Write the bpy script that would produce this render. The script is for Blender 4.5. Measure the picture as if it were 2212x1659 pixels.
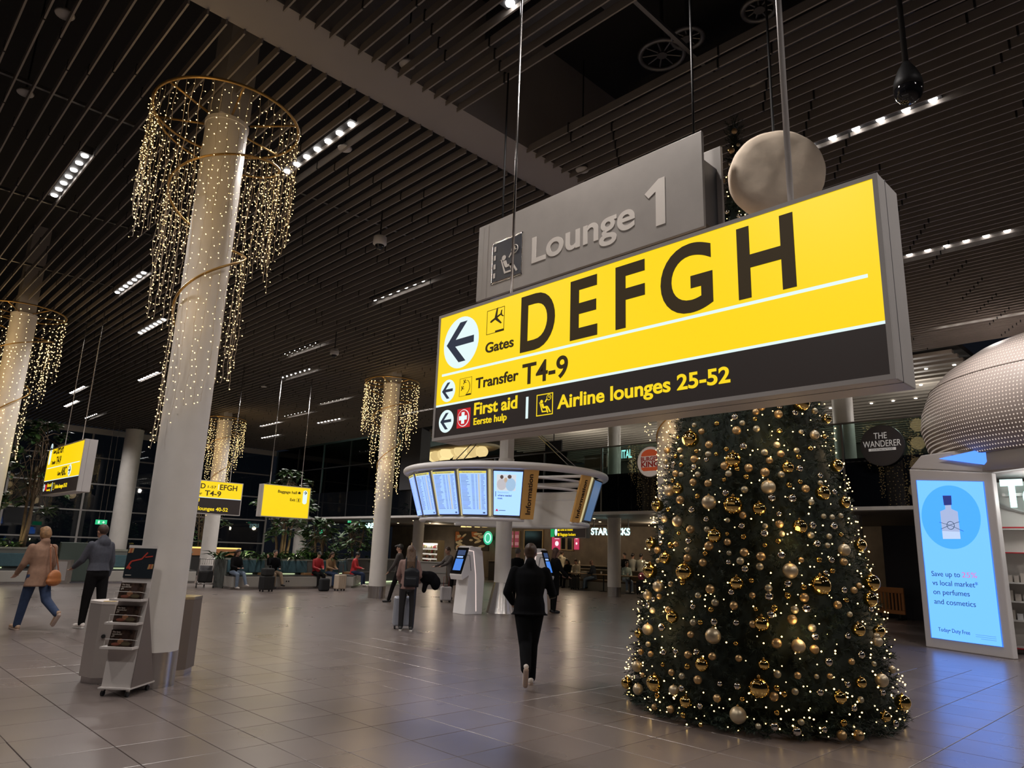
import bpy, math, random
from mathutils import Matrix, Vector
random.seed(7)
PI = math.pi
sc = bpy.context.scene
for _o in list(bpy.data.objects): bpy.data.objects.remove(_o)
COL = sc.collection
# ---------------------------------------------------------------- camera
CAM_F, CAM_H = 1533.0, 1.62
_p, _r, _a = math.radians(13.303), math.radians(1.9937), math.radians(-44.13)
_h = Vector((-math.sin(_a), math.cos(_a), 0)); _rt = Vector((math.cos(_a), math.sin(_a), 0))
FW = _h*math.cos(_p) + Vector((0, 0, math.sin(_p))); _up = _rt.cross(FW)
RT = _rt*math.cos(_r) + _up*math.sin(_r); UP = -_rt*math.sin(_r) + _up*math.cos(_r)
CAM = Vector((0, 0, CAM_H))
cd = bpy.data.cameras.new('camera'); cam = bpy.data.objects.new('camera', cd); COL.objects.link(cam)
cd.sensor_width = 36; cd.lens = CAM_F/2212*36; cd.clip_start = .05; cd.clip_end = 300
cam.matrix_world = Matrix(((RT.x, UP.x, -FW.x, 0), (RT.y, UP.y, -FW.y, 0), (RT.z, UP.z, -FW.z, CAM_H), (0, 0, 0, 1)))
sc.camera = cam
# ---------------------------------------------------------------- world and exposure
w = bpy.data.worlds.new('night'); sc.world = w; w.use_nodes = True
w.node_tree.nodes['Background'].inputs[0].default_value = (.35, .42, .6, 1)
w.node_tree.nodes['Background'].inputs[1].default_value = .012
sc.view_settings.view_transform = 'Standard'; sc.view_settings.look = 'None'
sc.view_settings.exposure = 0.0; sc.view_settings.gamma = 1.0; sc.view_settings.use_curve_mapping = False
sc.cycles.use_denoising = True
sc.cycles.sample_clamp_indirect = 4.0
sc.cycles.max_bounces = 8; sc.cycles.diffuse_bounces = 3; sc.cycles.glossy_bounces = 3; sc.cycles.transparent_max_bounces = 12
LAMP_W = 470.0        # watts of each ceiling strip

# ---------------------------------------------------------------- where a point of the photograph lies
def ray(x, y): return RT*((x-1106)/CAM_F) - UP*((y-829.5)/CAM_F) + FW
def gz(x, y, z=0.0):
    d = ray(x, y); return CAM + d*((z-CAM_H)/d.z)
def gx(x, y, X):
    d = ray(x, y); return CAM + d*(X/d.x)
def gy(x, y, Y):
    d = ray(x, y); return CAM + d*(Y/d.y)
def px(P):
    v = Vector(P)-CAM; k = v.dot(FW); return (1106+CAM_F*v.dot(RT)/k, 829.5-CAM_F*v.dot(UP)/k)

# ---------------------------------------------------------------- materials
MATS = {}
def mat(name, col, rough=.5, metal=0.0, emit=None, es=1.0, noise=0.0, nscale=8.0, bump=0.0, spec=.5, sample=True, coat=0.0, alpha=None, stretch=None):
    if name in MATS: return MATS[name]
    m = bpy.data.materials.new(name); m.use_nodes = True; MATS[name] = m
    nt = m.node_tree; b = nt.nodes['Principled BSDF']
    b.inputs['Base Color'].default_value = (*col, 1); b.inputs['Roughness'].default_value = rough
    b.inputs['Metallic'].default_value = metal; b.inputs['Specular IOR Level'].default_value = spec
    if coat: b.inputs['Coat Weight'].default_value = coat
    if noise or bump:
        tc = nt.nodes.new('ShaderNodeTexCoord'); n = nt.nodes.new('ShaderNodeTexNoise')
        n.inputs['Scale'].default_value = nscale; n.inputs['Detail'].default_value = 4
        src = tc.outputs['Object']
        if stretch:
            mp = nt.nodes.new('ShaderNodeMapping'); mp.inputs['Scale'].default_value = stretch
            nt.links.new(src, mp.inputs[0]); src = mp.outputs[0]
        nt.links.new(src, n.inputs['Vector'])
        if noise:
            r = nt.nodes.new('ShaderNodeValToRGB')
            r.color_ramp.elements[0].position = .3; r.color_ramp.elements[1].position = .7
            r.color_ramp.elements[0].color = (*[c*(1-noise) for c in col], 1)
            r.color_ramp.elements[1].color = (*[min(1, c*(1+noise)) for c in col], 1)
            nt.links.new(n.outputs['Fac'], r.inputs[0]); nt.links.new(r.outputs[0], b.inputs['Base Color'])
        if bump:
            bp = nt.nodes.new('ShaderNodeBump'); bp.inputs['Strength'].default_value = bump; bp.inputs['Distance'].default_value = .02
            nt.links.new(n.outputs['Fac'], bp.inputs['Height']); nt.links.new(bp.outputs[0], b.inputs['Normal'])
    if emit:
        b.inputs['Emission Color'].default_value = (*emit, 1); b.inputs['Emission Strength'].default_value = es
        if not sample: m.cycles.emission_sampling = 'NONE'
    return m
def glass(name, tint=(.8, .85, .85), refl=1.0, rough=.02):
    if name in MATS: return MATS[name]
    m = bpy.data.materials.new(name); m.use_nodes = True; MATS[name] = m
    nt = m.node_tree; nt.nodes.remove(nt.nodes['Principled BSDF']); out = nt.nodes['Material Output']
    t = nt.nodes.new('ShaderNodeBsdfTransparent'); t.inputs[0].default_value = (*tint, 1)
    g = nt.nodes.new('ShaderNodeBsdfGlossy'); g.inputs['Roughness'].default_value = rough; g.inputs[0].default_value = (refl, refl, refl, 1)
    f = nt.nodes.new('ShaderNodeFresnel'); f.inputs[0].default_value = 1.5
    mx = nt.nodes.new('ShaderNodeMixShader')
    nt.links.new(f.outputs[0], mx.inputs[0]); nt.links.new(t.outputs[0], mx.inputs[1]); nt.links.new(g.outputs[0], mx.inputs[2]); nt.links.new(mx.outputs[0], out.inputs[0])
    return m
def glow(name, col, es=1.0, sample=True):
    return mat(name, (.02, .02, .02), .4, emit=col, es=es, sample=sample)

# ---------------------------------------------------------------- mesh builder
class MB:
    def __init__(s): s.v = []; s.f = []; s.m = []; s.M = None
    def add(s, vs, fs, m=0):
        o = len(s.v)
        if s.M is not None: vs = [s.M @ Vector(p) for p in vs]
        s.v += [tuple(p) for p in vs]; s.f += [tuple(i+o for i in q) for q in fs]; s.m += [m]*len(fs); return s
    def box(s, x0, x1, y0, y1, z0, z1, m=0):
        return s.add([(x0,y0,z0),(x1,y0,z0),(x1,y1,z0),(x0,y1,z0),(x0,y0,z1),(x1,y0,z1),(x1,y1,z1),(x0,y1,z1)],
                     [(0,3,2,1),(4,5,6,7),(0,1,5,4),(1,2,6,5),(2,3,7,6),(3,0,4,7)], m)
    def prism(s, poly, y0, y1, m=0):                # polygon in x,z (counter-clockwise seen from -y) pushed along y
        n = len(poly)
        return s.add([(x, y0, z) for x, z in poly]+[(x, y1, z) for x, z in poly],
                     [tuple(range(n)), tuple(range(2*n-1, n-1, -1))]+[(i, i+n, (i+1) % n+n, (i+1) % n) for i in range(n)], m)
    def prismz(s, poly, z0, z1, m=0):               # polygon in x,y pushed along z
        n = len(poly)
        return s.add([(x, y, z0) for x, y in poly]+[(x, y, z1) for x, y in poly],
                     [tuple(range(n-1, -1, -1)), tuple(range(n, 2*n))]+[(i, (i+1) % n, (i+1) % n+n, i+n) for i in range(n)], m)
    def cyl(s, p0, p1, r0, r1=None, n=16, m=0, caps=True):
        r1 = r0 if r1 is None else r1; p0 = Vector(p0); p1 = Vector(p1); a = (p1-p0).normalized()
        u = a.orthogonal().normalized(); w_ = a.cross(u); vs = []
        for p, r in ((p0, r0), (p1, r1)):
            for i in range(n):
                t = 2*PI*i/n; vs.append(p+u*(r*math.cos(t))+w_*(r*math.sin(t)))
        fs = [(i, (i+1) % n, (i+1) % n+n, i+n) for i in range(n)]
        if caps: fs += [tuple(range(n-1, -1, -1)), tuple(range(n, 2*n))]
        return s.add(vs, fs, m)
    def tube(s, pts, r, n=8, closed=False, m=0):
        pts = [Vector(p) for p in pts]; k = len(pts); rs = r if isinstance(r, (list, tuple)) else [r]*k; vs = []
        prev = None
        for i, p in enumerate(pts):
            a = pts[(i+1) % k] if (closed or i < k-1) else p; b = pts[i-1] if (closed or i > 0) else p
            d = (a-b).normalized() if (a-b).length > 1e-9 else Vector((0, 0, 1))
            if prev is None: u = d.orthogonal().normalized()
            else:
                u = prev-d*prev.dot(d); u = u.normalized() if u.length > 1e-6 else d.orthogonal().normalized()
            prev = u; w_ = d.cross(u)
            for j in range(n):
                t = 2*PI*j/n; vs.append(p+u*(rs[i]*math.cos(t))+w_*(rs[i]*math.sin(t)))
        fs = []
        for i in range(k if closed else k-1):
            i2 = (i+1) % k
            for j in range(n): fs.append((i*n+j, i*n+(j+1) % n, i2*n+(j+1) % n, i2*n+j))
        if not closed: fs += [tuple(range(n-1, -1, -1)), tuple(range((k-1)*n, k*n))]
        return s.add(vs, fs, m)
    def lathe(s, prof, n=24, c=(0, 0, 0), m=0, sx=1.0, sy=1.0, caps=True):
        vs = []; k = len(prof)
        for r, z in prof:
            for j in range(n):
                t = 2*PI*j/n; vs.append((c[0]+sx*r*math.cos(t), c[1]+sy*r*math.sin(t), c[2]+z))
        fs = [(i*n+j, i*n+(j+1) % n, (i+1)*n+(j+1) % n, (i+1)*n+j) for i in range(k-1) for j in range(n)]
        if caps: fs += [tuple(range(n-1, -1, -1)), tuple(range((k-1)*n, k*n))]
        return s.add(vs, fs, m)
    def ball(s, c, r, n=12, m=0, R=None):
        if not isinstance(r, (tuple, list)): r = (r, r, r)
        k = max(4, n//2); vs = []
        for i in range(1, k):
            a = PI*i/k
            for j in range(n):
                t = 2*PI*j/n; vs.append(Vector((r[0]*math.sin(a)*math.cos(t), r[1]*math.sin(a)*math.sin(t), r[2]*math.cos(a))))
        vs += [Vector((0, 0, r[2])), Vector((0, 0, -r[2]))]
        if R is not None: vs = [R @ q for q in vs]
        vs = [Vector(c)+q for q in vs]; N = len(vs)
        fs = [(i*n+j, (i+1)*n+j, (i+1)*n+(j+1) % n, i*n+(j+1) % n) for i in range(k-2) for j in range(n)]
        fs += [(N-2, j, (j+1) % n) for j in range(n)]+[(N-1, (k-2)*n+(j+1) % n, (k-2)*n+j) for j in range(n)]
        return s.add(vs, fs, m)
    def cap(s, p0, p1, r0, r1=None, n=10, m=0):      # tapered limb with round ends
        r1 = r0 if r1 is None else r1; p0 = Vector(p0); p1 = Vector(p1); d = p1-p0
        if d.length < 1e-6: return s.ball(p0, r0, n, m)
        d.normalize(); pts = []; rs = []
        for i in range(4):
            a = PI/2*(i/4); pts.append(p0-d*(r0*math.cos(a))); rs.append(max(.001, r0*math.sin(a)))
        pts += [p0, p1]; rs += [r0, r1]
        for i in range(3, -1, -1):
            a = PI/2*(i/4); pts.append(p1+d*(r1*math.cos(a))); rs.append(max(.001, r1*math.sin(a)))
        return s.tube(pts, rs, n, False, m)
    def build(s, name, mats, parent=None, smooth=False, loc=None, rotz=0.0, bevel=0.0):
        me = bpy.data.meshes.new(name); me.from_pydata(s.v, [], s.f)
        mats = mats if isinstance(mats, (list, tuple)) else [mats]
        for q in mats: me.materials.append(q)
        if len(mats) > 1: me.polygons.foreach_set('material_index', s.m)
        if smooth: me.polygons.foreach_set('use_smooth', [True]*len(me.polygons))
        me.update()
        return link(name, me, parent, loc, rotz, bevel)
def link(name, me, parent=None, loc=None, rotz=0.0, bevel=0.0):
    o = bpy.data.objects.new(name, me); COL.objects.link(o)
    if parent is not None: o.parent = parent
    if loc is not None: o.location = loc
    if rotz: o.rotation_euler = (0, 0, rotz)
    if bevel:
        b = o.modifiers.new('bevel', 'BEVEL'); b.width = bevel; b.segments = 2; b.limit_method = 'ANGLE'
    return o
def tag(o, label, cat=None, group=None, kind=None):
    if label: o['label'] = label
    if cat: o['category'] = cat
    if group: o['group'] = group
    if kind: o['kind'] = kind
    return o
def thing(name, label, cat, loc=(0, 0, 0), rotz=0.0, group=None, kind=None):
    o = bpy.data.objects.new(name, None); COL.objects.link(o); o.empty_display_size = .1
    o.location = loc; o.rotation_euler = (0, 0, rotz); return tag(o, label, cat, group, kind)
def dup(o, parent=None):
    c = o.copy(); COL.objects.link(c)
    if parent is not None: c.parent = parent
    for ch in [q for q in bpy.data.objects if q.parent is o]: dup(ch, c)
    return c
def box(name, m, parent, *d, bevel=0.0): return MB().box(*d).build(name, m, parent, bevel=bevel)
FACE_MX = -PI/2      # a thing whose front is local -y turned to look along world -x
def face_cam(P, extra=0.0):
    v = Vector((CAM.x-P[0], CAM.y-P[1])); return math.atan2(v.x, -v.y)+extra

# ---------------------------------------------------------------- lettering (filled in at the end in one pass)
TEXTS = []
def txt(s, parent, x0, x1, z0, cap, m, y=-.004, bold=.0, name='lettering', up=False, sp=1.0, mirror=False):
    me = bpy.data.meshes.new(name); o = link(name, me, parent); TEXTS.append((o, s, x0, x1, z0, cap, m, y, bold, up, sp)); return o
def finish_texts():
    tmp = []; keys = {}
    for t in TEXTS+[(None, 'H', 0, 0, 0, 0, None, 0, 0, False, 1.0)]:
        k = (t[1], t[8], t[10])
        if k in keys: continue
        c = bpy.data.curves.new('t', 'FONT'); c.body = t[1]; c.offset = t[8]; c.space_character = t[10]; c.resolution_u = 7; c.extrude = .02
        o = bpy.data.objects.new('t', c); COL.objects.link(o); keys[k] = o; tmp.append(o)
    bpy.context.view_layer.update(); dg = bpy.context.evaluated_depsgraph_get(); geo = {}
    for k, o in keys.items():
        me = bpy.data.meshes.new_from_object(o.evaluated_get(dg)); geo[k] = ([tuple(v.co) for v in me.vertices], [tuple(p.vertices) for p in me.polygons])
        bpy.data.meshes.remove(me)
    for o in tmp: bpy.data.objects.remove(o)
    H = max(v[1] for v in geo[('H', 0, 1.0)][0])
    for o, s, x0, x1, z0, cap, m, y, bold, up, sp in TEXTS:
        vs, fs = geo[(s, bold, sp)]
        if not vs: continue
        a = min(v[0] for v in vs); b = max(v[0] for v in vs); kz = cap/H
        kx = kz if x1 is None else (x1-x0)/(b-a)
        if up: out = [(x0-kz*v[1]*(1), y-v[2]*.1, z0+(v[0]-a)*(x1/(b-a))) for v in vs]
        else: out = [(x0+(v[0]-a)*kx, y-v[2]*.1, z0+v[1]*kz) for v in vs]
        o.data.from_pydata(out, [], fs); o.data.materials.append(m); o.data.update()
# ================================================================ materials shared by many things
M_white = mat('white_paint', (.62, .60, .58), .45, noise=.04, nscale=3)
M_plaster = mat('column_white', (.66, .63, .60), .5, noise=.05, nscale=2.5, bump=.04)
M_steel = mat('brushed_steel', (.55, .53, .52), .25, 1.0, noise=.08, nscale=30, stretch=(1, 1, .05))
M_dsteel = mat('dark_steel', (.16, .16, .17), .4, .8)
M_grey = mat('sign_grey', (.52, .49, .475), .5, noise=.03, nscale=5)
M_black = mat('matt_black', (.012, .012, .013), .55)
M_blackgl = mat('gloss_black', (.008, .008, .01), .12)
M_yel = glow('sign_yellow', (1.0, .69, .004), 1.0)
M_yel2 = glow('sign_yellow_text', (1.0, .72, .01), .95)
M_band = mat('sign_black_band', (.016, .013, .012), .45, emit=(.014, .010, .009), es=1.0)
M_ltext = mat('sign_dark_letters', (.03, .018, .006), .6, emit=(.03, .018, .004), es=.6)
M_navy = mat('sign_navy', (.012, .018, .035), .6, emit=(.02, .03, .055), es=.8)
M_lit = glow('sign_white_light', (.82, 1.0, 1.0), .95)
M_red = glow('sign_red', (.62, .012, .02), .9)
M_gold = mat('gold_paint', (.36, .22, .07), .35, .7)
M_led = glow('warm_bulb', (1.0, .66, .26), 5.0, sample=False)
M_wire = mat('pale_wire', (.5, .42, .33), .6)
M_tan = mat('info_tan', (.62, .34, .10), .5, emit=(.5, .26, .07), es=.10)
M_brownt = mat('info_brown', (.03, .012, .008), .6)
# ================================================================ floor
flo = MB().box(-30, 60, -25, 60, -.3, -.011).build('floor', mat('grout', (.045, .037, .034), .6)); tag(flo, 'brown-grey tiled floor of the departure hall', 'floor', kind='structure')
def floor_mat():
    m = mat('floor_tile', (.165, .135, .126), .3, noise=.06, nscale=1.4, spec=.75)
    nt = m.node_tree; b = nt.nodes['Principled BSDF']
    oi = nt.nodes.new('ShaderNodeObjectInfo'); hs = nt.nodes.new('ShaderNodeHueSaturation'); mr = nt.nodes.new('ShaderNodeMapRange')
    mr.inputs[3].default_value = .93; mr.inputs[4].default_value = 1.06
    ramp = [n for n in nt.nodes if n.type == 'VALTORGB'][0]
    nt.links.new(oi.outputs['Random'], mr.inputs[0]); nt.links.new(mr.outputs[0], hs.inputs['Value'])
    nt.links.new(ramp.outputs[0], hs.inputs['Color']); nt.links.new(hs.outputs[0], b.inputs['Base Color'])
    g = nt.nodes.new('ShaderNodeNewGeometry'); n2 = nt.nodes.new('ShaderNodeTexNoise'); n2.inputs['Scale'].default_value = 2.2; n2.inputs['Detail'].default_value = 2
    mp = nt.nodes.new('ShaderNodeMapping'); mp.inputs['Scale'].default_value = (.6, .6, .6)
    nt.links.new(g.outputs['Position'], mp.inputs[0]); nt.links.new(mp.outputs[0], n2.inputs['Vector']); r2 = nt.nodes.new('ShaderNodeMapRange')
    r2.inputs[1].default_value = .3; r2.inputs[2].default_value = .7; r2.inputs[3].default_value = .27; r2.inputs[4].default_value = .31
    nt.links.new(n2.outputs['Fac'], r2.inputs[0]); nt.links.new(r2.outputs[0], b.inputs['Roughness'])
    return m
M_tile = floor_mat()
xl = [1.50-.62*k for k in range(22, 0, -1)]+[1.50, 2.12, 2.74, 3.12, 3.50]+[3.5+.62*k for k in range(1, 62)]
yl = [4.10+.622*k for k in range(-22, 66)]
cells = []
for i in range(len(xl)-1):
    for j in range(len(yl)-1):
        c = Vector(((xl[i]+xl[i+1])/2, (yl[j]+yl[j+1])/2, 0)); d = c-CAM
        k = d.dot(FW)
        vis = False
        if k > .5:
            q = px(c); vis = -90 < q[0] < 2300 and q[1] < 1760
        cells.append((0 if vis else 1, c.length, i, j, c))
cells.sort(key=lambda t: (t[0], t[1]))
tmesh = {}
rest = MB(); gp_ = .0035
for n, (vis, dist, i, j, c) in enumerate(cells):
    wx = xl[i+1]-xl[i]; wy = yl[j+1]-yl[j]
    if n < 300:
        key = round(wx, 2)
        if key not in tmesh:
            mb = MB(); hx, hy = wx/2-gp_, wy/2-gp_; e = .0025
            mb.add([(-hx,-hy,-.01),(hx,-hy,-.01),(hx,hy,-.01),(-hx,hy,-.01),(-hx,-hy,-e),(hx,-hy,-e),(hx,hy,-e),(-hx,hy,-e),
                    (-hx+e,-hy+e,0),(hx-e,-hy+e,0),(hx-e,hy-e,0),(-hx+e,hy-e,0)],
                   [(8,9,10,11),(0,1,5,4),(1,2,6,5),(2,3,7,6),(3,0,4,7),(4,5,9,8),(5,6,10,9),(6,7,11,10),(7,4,8,11)])
            me = bpy.data.meshes.new('tile'); me.from_pydata(mb.v, [], mb.f); me.materials.append(M_tile); tmesh[key] = me
        link('tile', tmesh[key], flo, (c.x, c.y, 0))
    else:
        g2 = .002 if dist < 14 else .0
        rest.add([(xl[i]+g2, yl[j]+g2, 0), (xl[i+1]-g2, yl[j]+g2, 0), (xl[i+1]-g2, yl[j+1]-g2, 0), (xl[i]+g2, yl[j+1]-g2, 0)], [(0, 1, 2, 3)])
tag(rest.build('tile_field', M_tile, flo), None, kind='stuff')
# ================================================================ ceiling
M_slat = mat('ceiling_slat', (.225, .20, .183), .6, noise=.06, nscale=2)
M_void = mat('ceiling_void', (.012, .012, .014), .9)
cei = MB().box(-14, 23, -14, 46, 9.6, 9.8).build('ceiling', M_void); tag(cei, 'dark open ceiling above rows of long slats', 'ceiling', kind='structure')
def slat(X, y0, y1, key, pool={}):
    if key not in pool:
        pool[key] = MB().box(-.0105, .0105, y0, y1, 7.55, 7.67).build('slat', M_slat, cei, loc=(X, 0, 0)); return
    link('slat', pool[key].data, cei, (X, 0, 0))
clips = MB()
for k in range(-16, 89):
    X = 2.048+.2195*k
    slat(X, 7.60, 44.35, 'far')
    for q in range(14):
        Y = 9.4+2.4*q+(k % 5)*.13+.35*math.sin(k*1.7+q)
        clips.box(X-.016, X+.016, Y-.012, Y+.012, 7.545, 7.70)
for k in range(-20, 91):
    X = 3.66+.2*k
    if 5.5 < X < 6.8: continue
    slat(X, -9, 6.92, 'near')
    for q in range(6):
        Y = 5.6-2.4*q+(k % 6)*.12
        clips.box(X-.016, X+.016, Y-.012, Y+.012, 7.545, 7.70)
tag(clips.build('joint_clip', mat('clip_black', (.01, .01, .01), .8), cei), None, kind='stuff')
M_beam = mat('beam_grey', (.27, .247, .238), .7, noise=.05, nscale=1)
MB().box(-14, 21.6, 6.89, 7.62, 7.62, 9.6).build('beam', M_beam, cei)
car = MB()
for k in range(9): car.box(-14, 21.5, 11+4*k, 11.05+4*k, 7.72, 7.77)
for k in range(4): car.box(-14, 21.5, 4-3.2*k, 4.05-3.2*k, 7.72, 7.77)
car.build('carrier_rail', M_dsteel, cei)
M_duct = mat('duct_grey', (.09, .09, .10), .5, .4, noise=.1, nscale=4)
for (a, b, c, d, e, f_) in ((5.62, 6.1, -6, 6.6, 8.6, 9.1), (6.3, 6.7, -8, 5.2, 8.9, 9.4), (1, 12, 2.2, 2.7, 9.0, 9.4), (8.2, 8.9, -9, 6, 8.5, 9.0), (11.5, 12.4, -9, 6, 8.6, 9.2), (2, 14, -1.5, -.9, 8.9, 9.4)):
    MB().box(a, b, c, d, e, f_).build('duct', M_duct, cei, bevel=.02)
for x, y in ((1430, 118), (1485, 82), (1640, 20)):
    P = gz(x, y, 8.35); fan = thing('ceiling_fan_diffuser', {1430: 'round black spoked air diffuser above the open ceiling gap', 1485: 'small coiled black duct ring behind the spoked air diffuser', 1640: 'dark coiled ring at the top edge beside the sign rod'}[x], 'air diffuser', P)
    r = .30 if x == 1430 else .2
    MB().tube([(r*math.cos(t*PI/12), r*math.sin(t*PI/12), 0) for t in range(24)], .035, 8, True).build('rim', M_dsteel, fan, True)
    MB().lathe([(.001, -.02), (.07, -.02), (.07, .06), (.001, .06)], 16).build('hub', M_dsteel, fan)
    for k in range(9):
        t = 2*PI*k/9; MB().cyl((.06*math.cos(t), .06*math.sin(t), .01), (r*math.cos(t), r*math.sin(t), .01), .012, n=6).build('spoke', M_dsteel, fan)
    MB().cyl((0, 0, .06), (0, 0, 1.24), .03, n=8).build('duct_stem', M_dsteel, fan)
# ---- strip lamps in the ceiling: seven round lenses in a dark tray
M_lens = glow('lamp_lens', (1.0, .95, .9), 14.0, sample=False)
M_tray = mat('lamp_tray', (.05, .05, .055), .6)
STRIPS = [((115,420),(185,340),'leftmost, beside the big light-draped column'), ((622,370),(757,270),'just right of the crown of the big light-draped column'), ((250,632),(314,590),'left of the middle of the big light-draped column'),
 ((807,647),(914,607),'left of the Lounge 1 sign'), ((305,715),(350,695),'half hidden by the big column lights'), ((298,823),(342,803),'left of the lower big column'), ((618,765),(685,743),'above the baggage hall sign, nearest of its row'),
 ((612,815),(670,799),'above the baggage hall sign, second of its row'), ((690,870),(745,860),'left of the far garlanded column crown'), ((617,899),(661,890),'over the potted tree, upper one'), ((690,912),(730,906),'small and far, right above the baggage hall sign'),
 ((563,919),(600,912),'far, above the tall plant'), ((566,945),(600,940),'farthest, above the glass wall corner'), ((150,850),(183,834),'above the hanging gate sign at left, upper one'), ((140,878),(166,866),'above the hanging gate sign at left, lower one'),
 ((185,903),(211,895),'farthest at left near the window wall'), ((1763,312),(1942,242),'beside the black hanging dome'), ((1943,556),(2155,503),'right of the yellow gate sign'), ((2067,695),(2200,673),'above the perforated dome'), ((1108,4),None,'at the top edge above the sign rod'), ((870,892),(925,882),'behind the far garlanded column')]
def strip(cx_, cy_, where, ln=1.95, n=7, lamp=True):
    t = thing('strip_lamp', 'white ceiling strip lamp, '+where, 'ceiling lamp', (cx_, cy_, 7.60), group='ceiling strip lamps')
    MB().box(-.085, .085, -ln/2-.1, ln/2+.1, .012, .14).build('tray', M_tray, t)
    for k in range(n):
        y = -ln/2+ln*k/(n-1)
        MB().lathe([(.055, .011), (.05, -.008), (.03, -.018), (.001, -.022)], 14, (0, y, 0)).build('lens', M_lens, t, True)
    if lamp:
        L = bpy.data.lights.new('strip_light', 'SPOT'); L.energy = LAMP_W; L.spot_size = math.radians(150); L.spot_blend = .6; L.shadow_soft_size = .25; L.color = (1.0, .93, .88)
        lo = bpy.data.objects.new('strip_light', L); COL.objects.link(lo); lo.parent = t; lo.location = (0, 0, -.10)
for a, b, where in STRIPS:
    if b is None: strip(4.59, 4.0, where); continue
    A, B = gz(*a, 7.6), gz(*b, 7.6); strip((A.x+B.x)/2, (A.y+B.y)/2, where)
for x, y in ((4.6, -2.5), (-.6, 3.5), (-.6, 9.5), (9.6, -3.2), (-1, 16), (14.6, -3)):   # the rows go on outside the frame
    strip(x, y, 'of the rows outside the frame')
# ================================================================ columns
def column(x, y, r, label, top=7.2, base=.38, neck=True, m=None):
    t = thing('column', label, 'column', (x, y, 0), kind='structure')
    MB().lathe([(r, base), (r, top-.06), (r+.012, top-.055), (r+.012, top)], 40).build('shaft', m or M_plaster, t, True).modifiers.new('e', 'EDGE_SPLIT')
    if base: MB().lathe([(r+.004, 0), (r+.004, base)], 40).build('steel_base', M_steel, t, True).modifiers.new('e', 'EDGE_SPLIT')
    if neck: MB().box(-.2, .2, -.26, .26, top, 9.6).build('neck', mat('neck_grey', (.34, .32, .31), .7), t)
    return t
C1 = (3.17, 9.07); C2 = (13.9, 20.37); CA = (13.45, 33.3); CL = (3.16, 21.6); CB = (14.0, 9.1)
column(*C1, .272, 'thick white column draped with lights, nearest, beside the brochure rack')
column(*C2, .28, 'white column draped with lights behind the long-haired woman')
column(*CA, .33, 'white column draped with lights behind the luggage trolley')
column(*CL, .29, 'white column draped with lights at the left edge')
column(*CB, .30, 'white column draped with lights half behind the Christmas tree')
column(23.9, 18.3, .27, 'plain white column in front of the coffee shop sign', 7.5)
column(24.0, 8.9, .32, 'plain white column right of the Christmas tree', 7.5)
column(24.2, 31.9, .30, 'plain white column beside the lit food fridge', 7.5)
column(22.6, 42.0, .38, 'plain white column behind the baggage hall sign', 7.5)
column(12.3, 42.6, .46, 'tall white column in front of the window wall', 7.5)
# ================================================================ light garlands hung round the columns
def garland_meshes(ns=52, dsp=.105, step=(.075, .115), bs=(.006, .0095), wr=.0028):
    rnd = random.Random(3); path = []
    for k in range(ns):
        a = 2*PI*k/ns; path.append((a, .94, 7.25))
    t = 0.0
    while t < 2.45:
        r = .94-.36*t+.03*t*t; path.append((-2*PI*t, r, 7.25-.85*t-.25*t*t)); t += dsp/(2*PI*r)
    hx = [(.94-.36*t+.03*t*t, -2*PI*t, 7.25-.85*t-.25*t*t) for t in [q*2.45/120 for q in range(121)]]
    spiral = MB().tube([(r*math.cos(a), r*math.sin(a), z) for r, a, z in hx], .016, 6)
    wires = MB(); bulbs = MB()
    for a, r, z in path:
        ln = 1.5+rnd.uniform(-.22, .25); x, y = r*math.cos(a), r*math.sin(a); q = z; pts = [(x, y, z)]; side = 1
        jx = jy = 0.0
        while z-q < ln:
            q -= rnd.uniform(*step); jx += rnd.uniform(-.014, .014)-.12*jx; jy += rnd.uniform(-.014, .014)-.12*jy
            p = (x+jx, y+jy, q); pts.append(p)
            b = rnd.uniform(0, 2*PI); st = rnd.uniform(.015, .045); e = (p[0]+st*math.cos(b), p[1]+st*math.sin(b), p[2]+rnd.uniform(-.02, .02))
            wires.add([p, (p[0], p[1], p[2]+.005), e], [(0, 1, 2)])
            s_ = rnd.uniform(*bs)
            bulbs.add([(e[0]+s_, e[1], e[2]), (e[0]-s_, e[1], e[2]), (e[0], e[1]+s_, e[2]), (e[0], e[1]-s_, e[2]), (e[0], e[1], e[2]+s_), (e[0], e[1], e[2]-s_)],
                      [(0,2,4),(2,1,4),(1,3,4),(3,0,4),(2,0,5),(1,2,5),(3,1,5),(0,3,5)])
        wires.tube(pts, wr, 3)
    return spiral, wires, bulbs
G_near = garland_meshes(); G_far = garland_meshes(30, .17, (.085, .15), (.010, .018), .0012)
gar0 = None
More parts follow.
